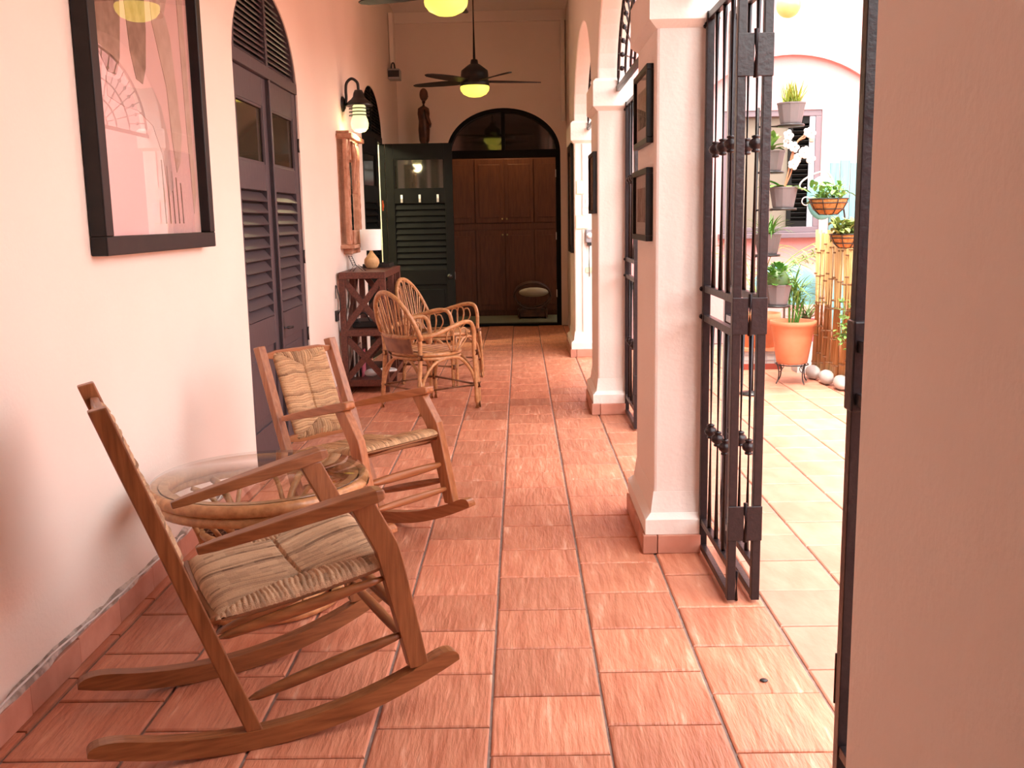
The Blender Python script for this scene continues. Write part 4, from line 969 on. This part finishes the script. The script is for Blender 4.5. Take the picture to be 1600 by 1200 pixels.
sp = thing('spider_plant','dark spiky spider plant in a pink plastic tub behind the terracotta pot','potted plant',(2.38,8.15,0))
MB().lathe([(.001,.26),(.075,.26),(.10,.44),(.092,.44),(.08,.40),(.001,.40)],20).build('pot','pink_plastic',sp); MB().box(-.09,.09,-.09,.09,.001,.259).build('block','stone_white',sp)
mb = MB()
for k in range(40): blade(mb,(rp.uniform(-.03,.03),rp.uniform(-.03,.03),.42),rp.uniform(0,6.3),rp.uniform(.6,1.4),rp.uniform(.22,.34),.018,rp.uniform(1.0,2.2))
mb.build('foliage','leaf_dark',sp)['kind'] = 'stuff'
# aqua cloths, teal panel fence
ac = thing('draped_table','pale aqua cloth draped over a low round table behind the plants','table',(2.46,9.15,0))
secs = []
for r, z in ((.001,.86),(.12,.85),(.22,.80),(.30,.70),(.335,.62),(.35,.50)): secs.append([Vector((r*(1+.05*math.sin(k*PI/3)*(z<.75))*math.cos(2*PI*k/24),r*(1+.05*math.sin(k*PI/3)*(z<.75))*math.sin(2*PI*k/24),z)) for k in range(24)])
MB().loft(secs,True,False).build('cloth','aqua_cloth',ac); MB().tube([(0,0,.001),(0,0,.8)],.03,10).build('post','stone_white',ac); MB().lathe([(.001,.001),(.2,.001),(.2,.03),(.03,.05)],20).build('foot','stone_white',ac)
tf = thing('teal_fence','pale teal board fence behind the hanging baskets','fence',(2.68,8.62,0))
for k in range(7): MB().box(k*.088,k*.088+.082,rp.uniform(0,.006),.022,.001,1.74+rp.uniform(-.015,.02)).build('board','teal_panel',tf,bev=.003)
for z in (.4,1.4): MB().box(0,.61,.023,.05,z,z+.06).build('rail','teal_panel',tf)
cu = tag(MB().sphere((0,0,0),.17,18,12,(.8,.45,1.1)).build('aqua_bundle','aqua_cloth',loc=(2.60,8.555,1.44)),'pale aqua rounded bundle hooked on the teal fence','bundle')
# bamboo screen with hanging baskets
bs = thing('bamboo_screen','upright bamboo pole screen beside the terracotta pot','screen',(2.37,7.86,0))
for k in range(16):
    y = -k*.056; x = .006*k+rp.uniform(-.008,.008); h = 1.17+rp.uniform(-.03,.03); r = .026
    B = MB().tube([(x,y,.03),(x+rp.uniform(-.006,.006),y,h)],r,10).build('bamboo_pole','bamboo',bs)
    for j in range(5):
        z = .12+j*.22+rp.uniform(0,.1); MB().lathe([(r,z-.006),(r+.003,z),(r,z+.006)],10,(x,y,0)).build('node_ring','bamboo_node',B)
for z in (.35,.95): MB().tube([(.035,.03,z),(.13,-.88,z)],.012,6).build('cross_pole','bamboo',bs)
for k in range(3):
    MB().sphere((-.035+.03*k,-.09-.26*k,.055),.075,14,8,(.75,1.5,.74)).build('stone_foot','stone_white',bs)
def basket(label, x, y, z, r, m, nleaf, hgt):
    t = thing('hanging_basket', label, 'basket', (x,y,z), 0, 'coir baskets on the bamboo screen')
    MB().lathe([(.001,0),(r*.45,.004),(r*.75,r*.28),(r*.92,r*.6),(r,r*.82),(r*.93,r*.82),(r*.82,r*.6),(.001,r*.6)],28).build('coir_liner','coir',t)
    for q, zz in ((.78,.28),(.955,.6),(1.02,.82)): MB().tube([(r*q*math.cos(a),r*q*math.sin(a),r*zz) for a in arc_pts(0,2*PI,24)[:-1]],.004,5,True).build('wire_hoop','black_paint',t)
    for k in range(8):
        a = 2*PI*k/8+.2; MB().tube([(r*q*math.cos(a),r*q*math.sin(a),r*zz) for q,zz in ((.1,-.01),(.48,.0),(.78,.28),(.955,.6),(1.02,.82))],.0035,5).build('wire_rib','black_paint',t)
    mb = MB()
    for k in range(nleaf): oval_leaf(mb,(rp.uniform(-r,r)*.75,rp.uniform(-r,r)*.75,r*.7+rp.uniform(0,hgt)),rp.uniform(0,6.3),rp.uniform(-.4,1.3),rp.uniform(.05,.09),.035,.8,4)
    mb.build('foliage',m,t)['kind'] = 'stuff'
    MB().tube([(0,0,r*.6),(0,.0,r*.75)],r*.7,12).build('soil','soil',t)
    return t
b1 = basket('upper coir-lined wire basket with feathery greenery on a scrolled bracket', 2.27,7.32,1.30,.14,'leaf_light',90,.12)
mb = MB()
for k in range(60): blade(mb,(rp.uniform(-.08,.08),rp.uniform(-.08,.08),.12),rp.uniform(0,6.3),rp.uniform(.7,1.5),rp.uniform(.08,.2),.006,rp.uniform(.2,1))
mb.build('feathery_shoots','leaf_light',b1)['kind'] = 'stuff'
br = MB(); br.tube(spline([(.08,.05,.15),(.0,.02,.30),(-.10,0,.30),(-.19,0,.25),(-.215,0,.21),(-.195,0,.185),(-.17,0,.20)],6),.006,6); br.tube([(-.165+.03*math.cos(q),0,.10+.03*math.sin(q)) for q in arc_pts(0,5.2,14)],.004,5); br.tube([(-.14,0,.12),(-.02,0,.12)],.005,6); br.build('scroll_bracket','cable_white',b1)
b2 = basket('lower coir-lined wire basket with light green trailing leaves', 2.275,6.90,1.07,.115,'leaf_pale',150,.09)
MB().tube(spline([(0,0,.06),(.06,.02,.07),(.17,.05,.03)],5),.005,6).build('hook','black_paint',b2)
MB().tube(spline([(.0,0,.10),(.10,.02,.10),(.15,.04,-.10),(.17,.05,-.18)],5),.006,6).build('hook','black_paint',b1)
vn = tag(MB().build if False else MB().add([(0,0,0)],[]).build('climbing_vine','leaf_light',loc=(2.35,7.12,.34)) , 'light green vine sprig climbing the bamboo screen','vine')
mb = MB(); mb.tube(spline([(0,0,0),(-.02,.0,.12),(.0,-.01,.25),(-.015,0,.36)],5),.004,5)
for k in range(60): oval_leaf(mb,(rp.uniform(-.05,.03),rp.uniform(-.03,.02),rp.uniform(-.02,.36)),rp.uniform(0,6.3),rp.uniform(-.5,1),.045,.03,.5,4)
vn.data = mb.mesh('climbing_vine'); vn.data.materials.append(MATS['leaf_light'])
# courtyard globe lamp on a bracket
gl_ = thing('globe_lamp','glowing round glass globe lamp hanging high in the courtyard','lamp',(2.38,9.0,3.0))
MB().sphere((0,0,.108),.106,20,14).build('globe','court_globe',gl_); MB().lathe([(.05,.20),(.06,.205),(.055,.24),(.02,.26),(.01,.27)],18).build('cap','black_paint',gl_)
MB().tube(spline([(0,0,.26),(0,.02,.40),(0,.25,.50),(0,.75,.50),(0,.985,.46)],6),.012,8).build('bracket','black_paint',gl_); MB().box(-.05,.05,.985,.999,.38,.56).build('wall_plate','black_paint',gl_)
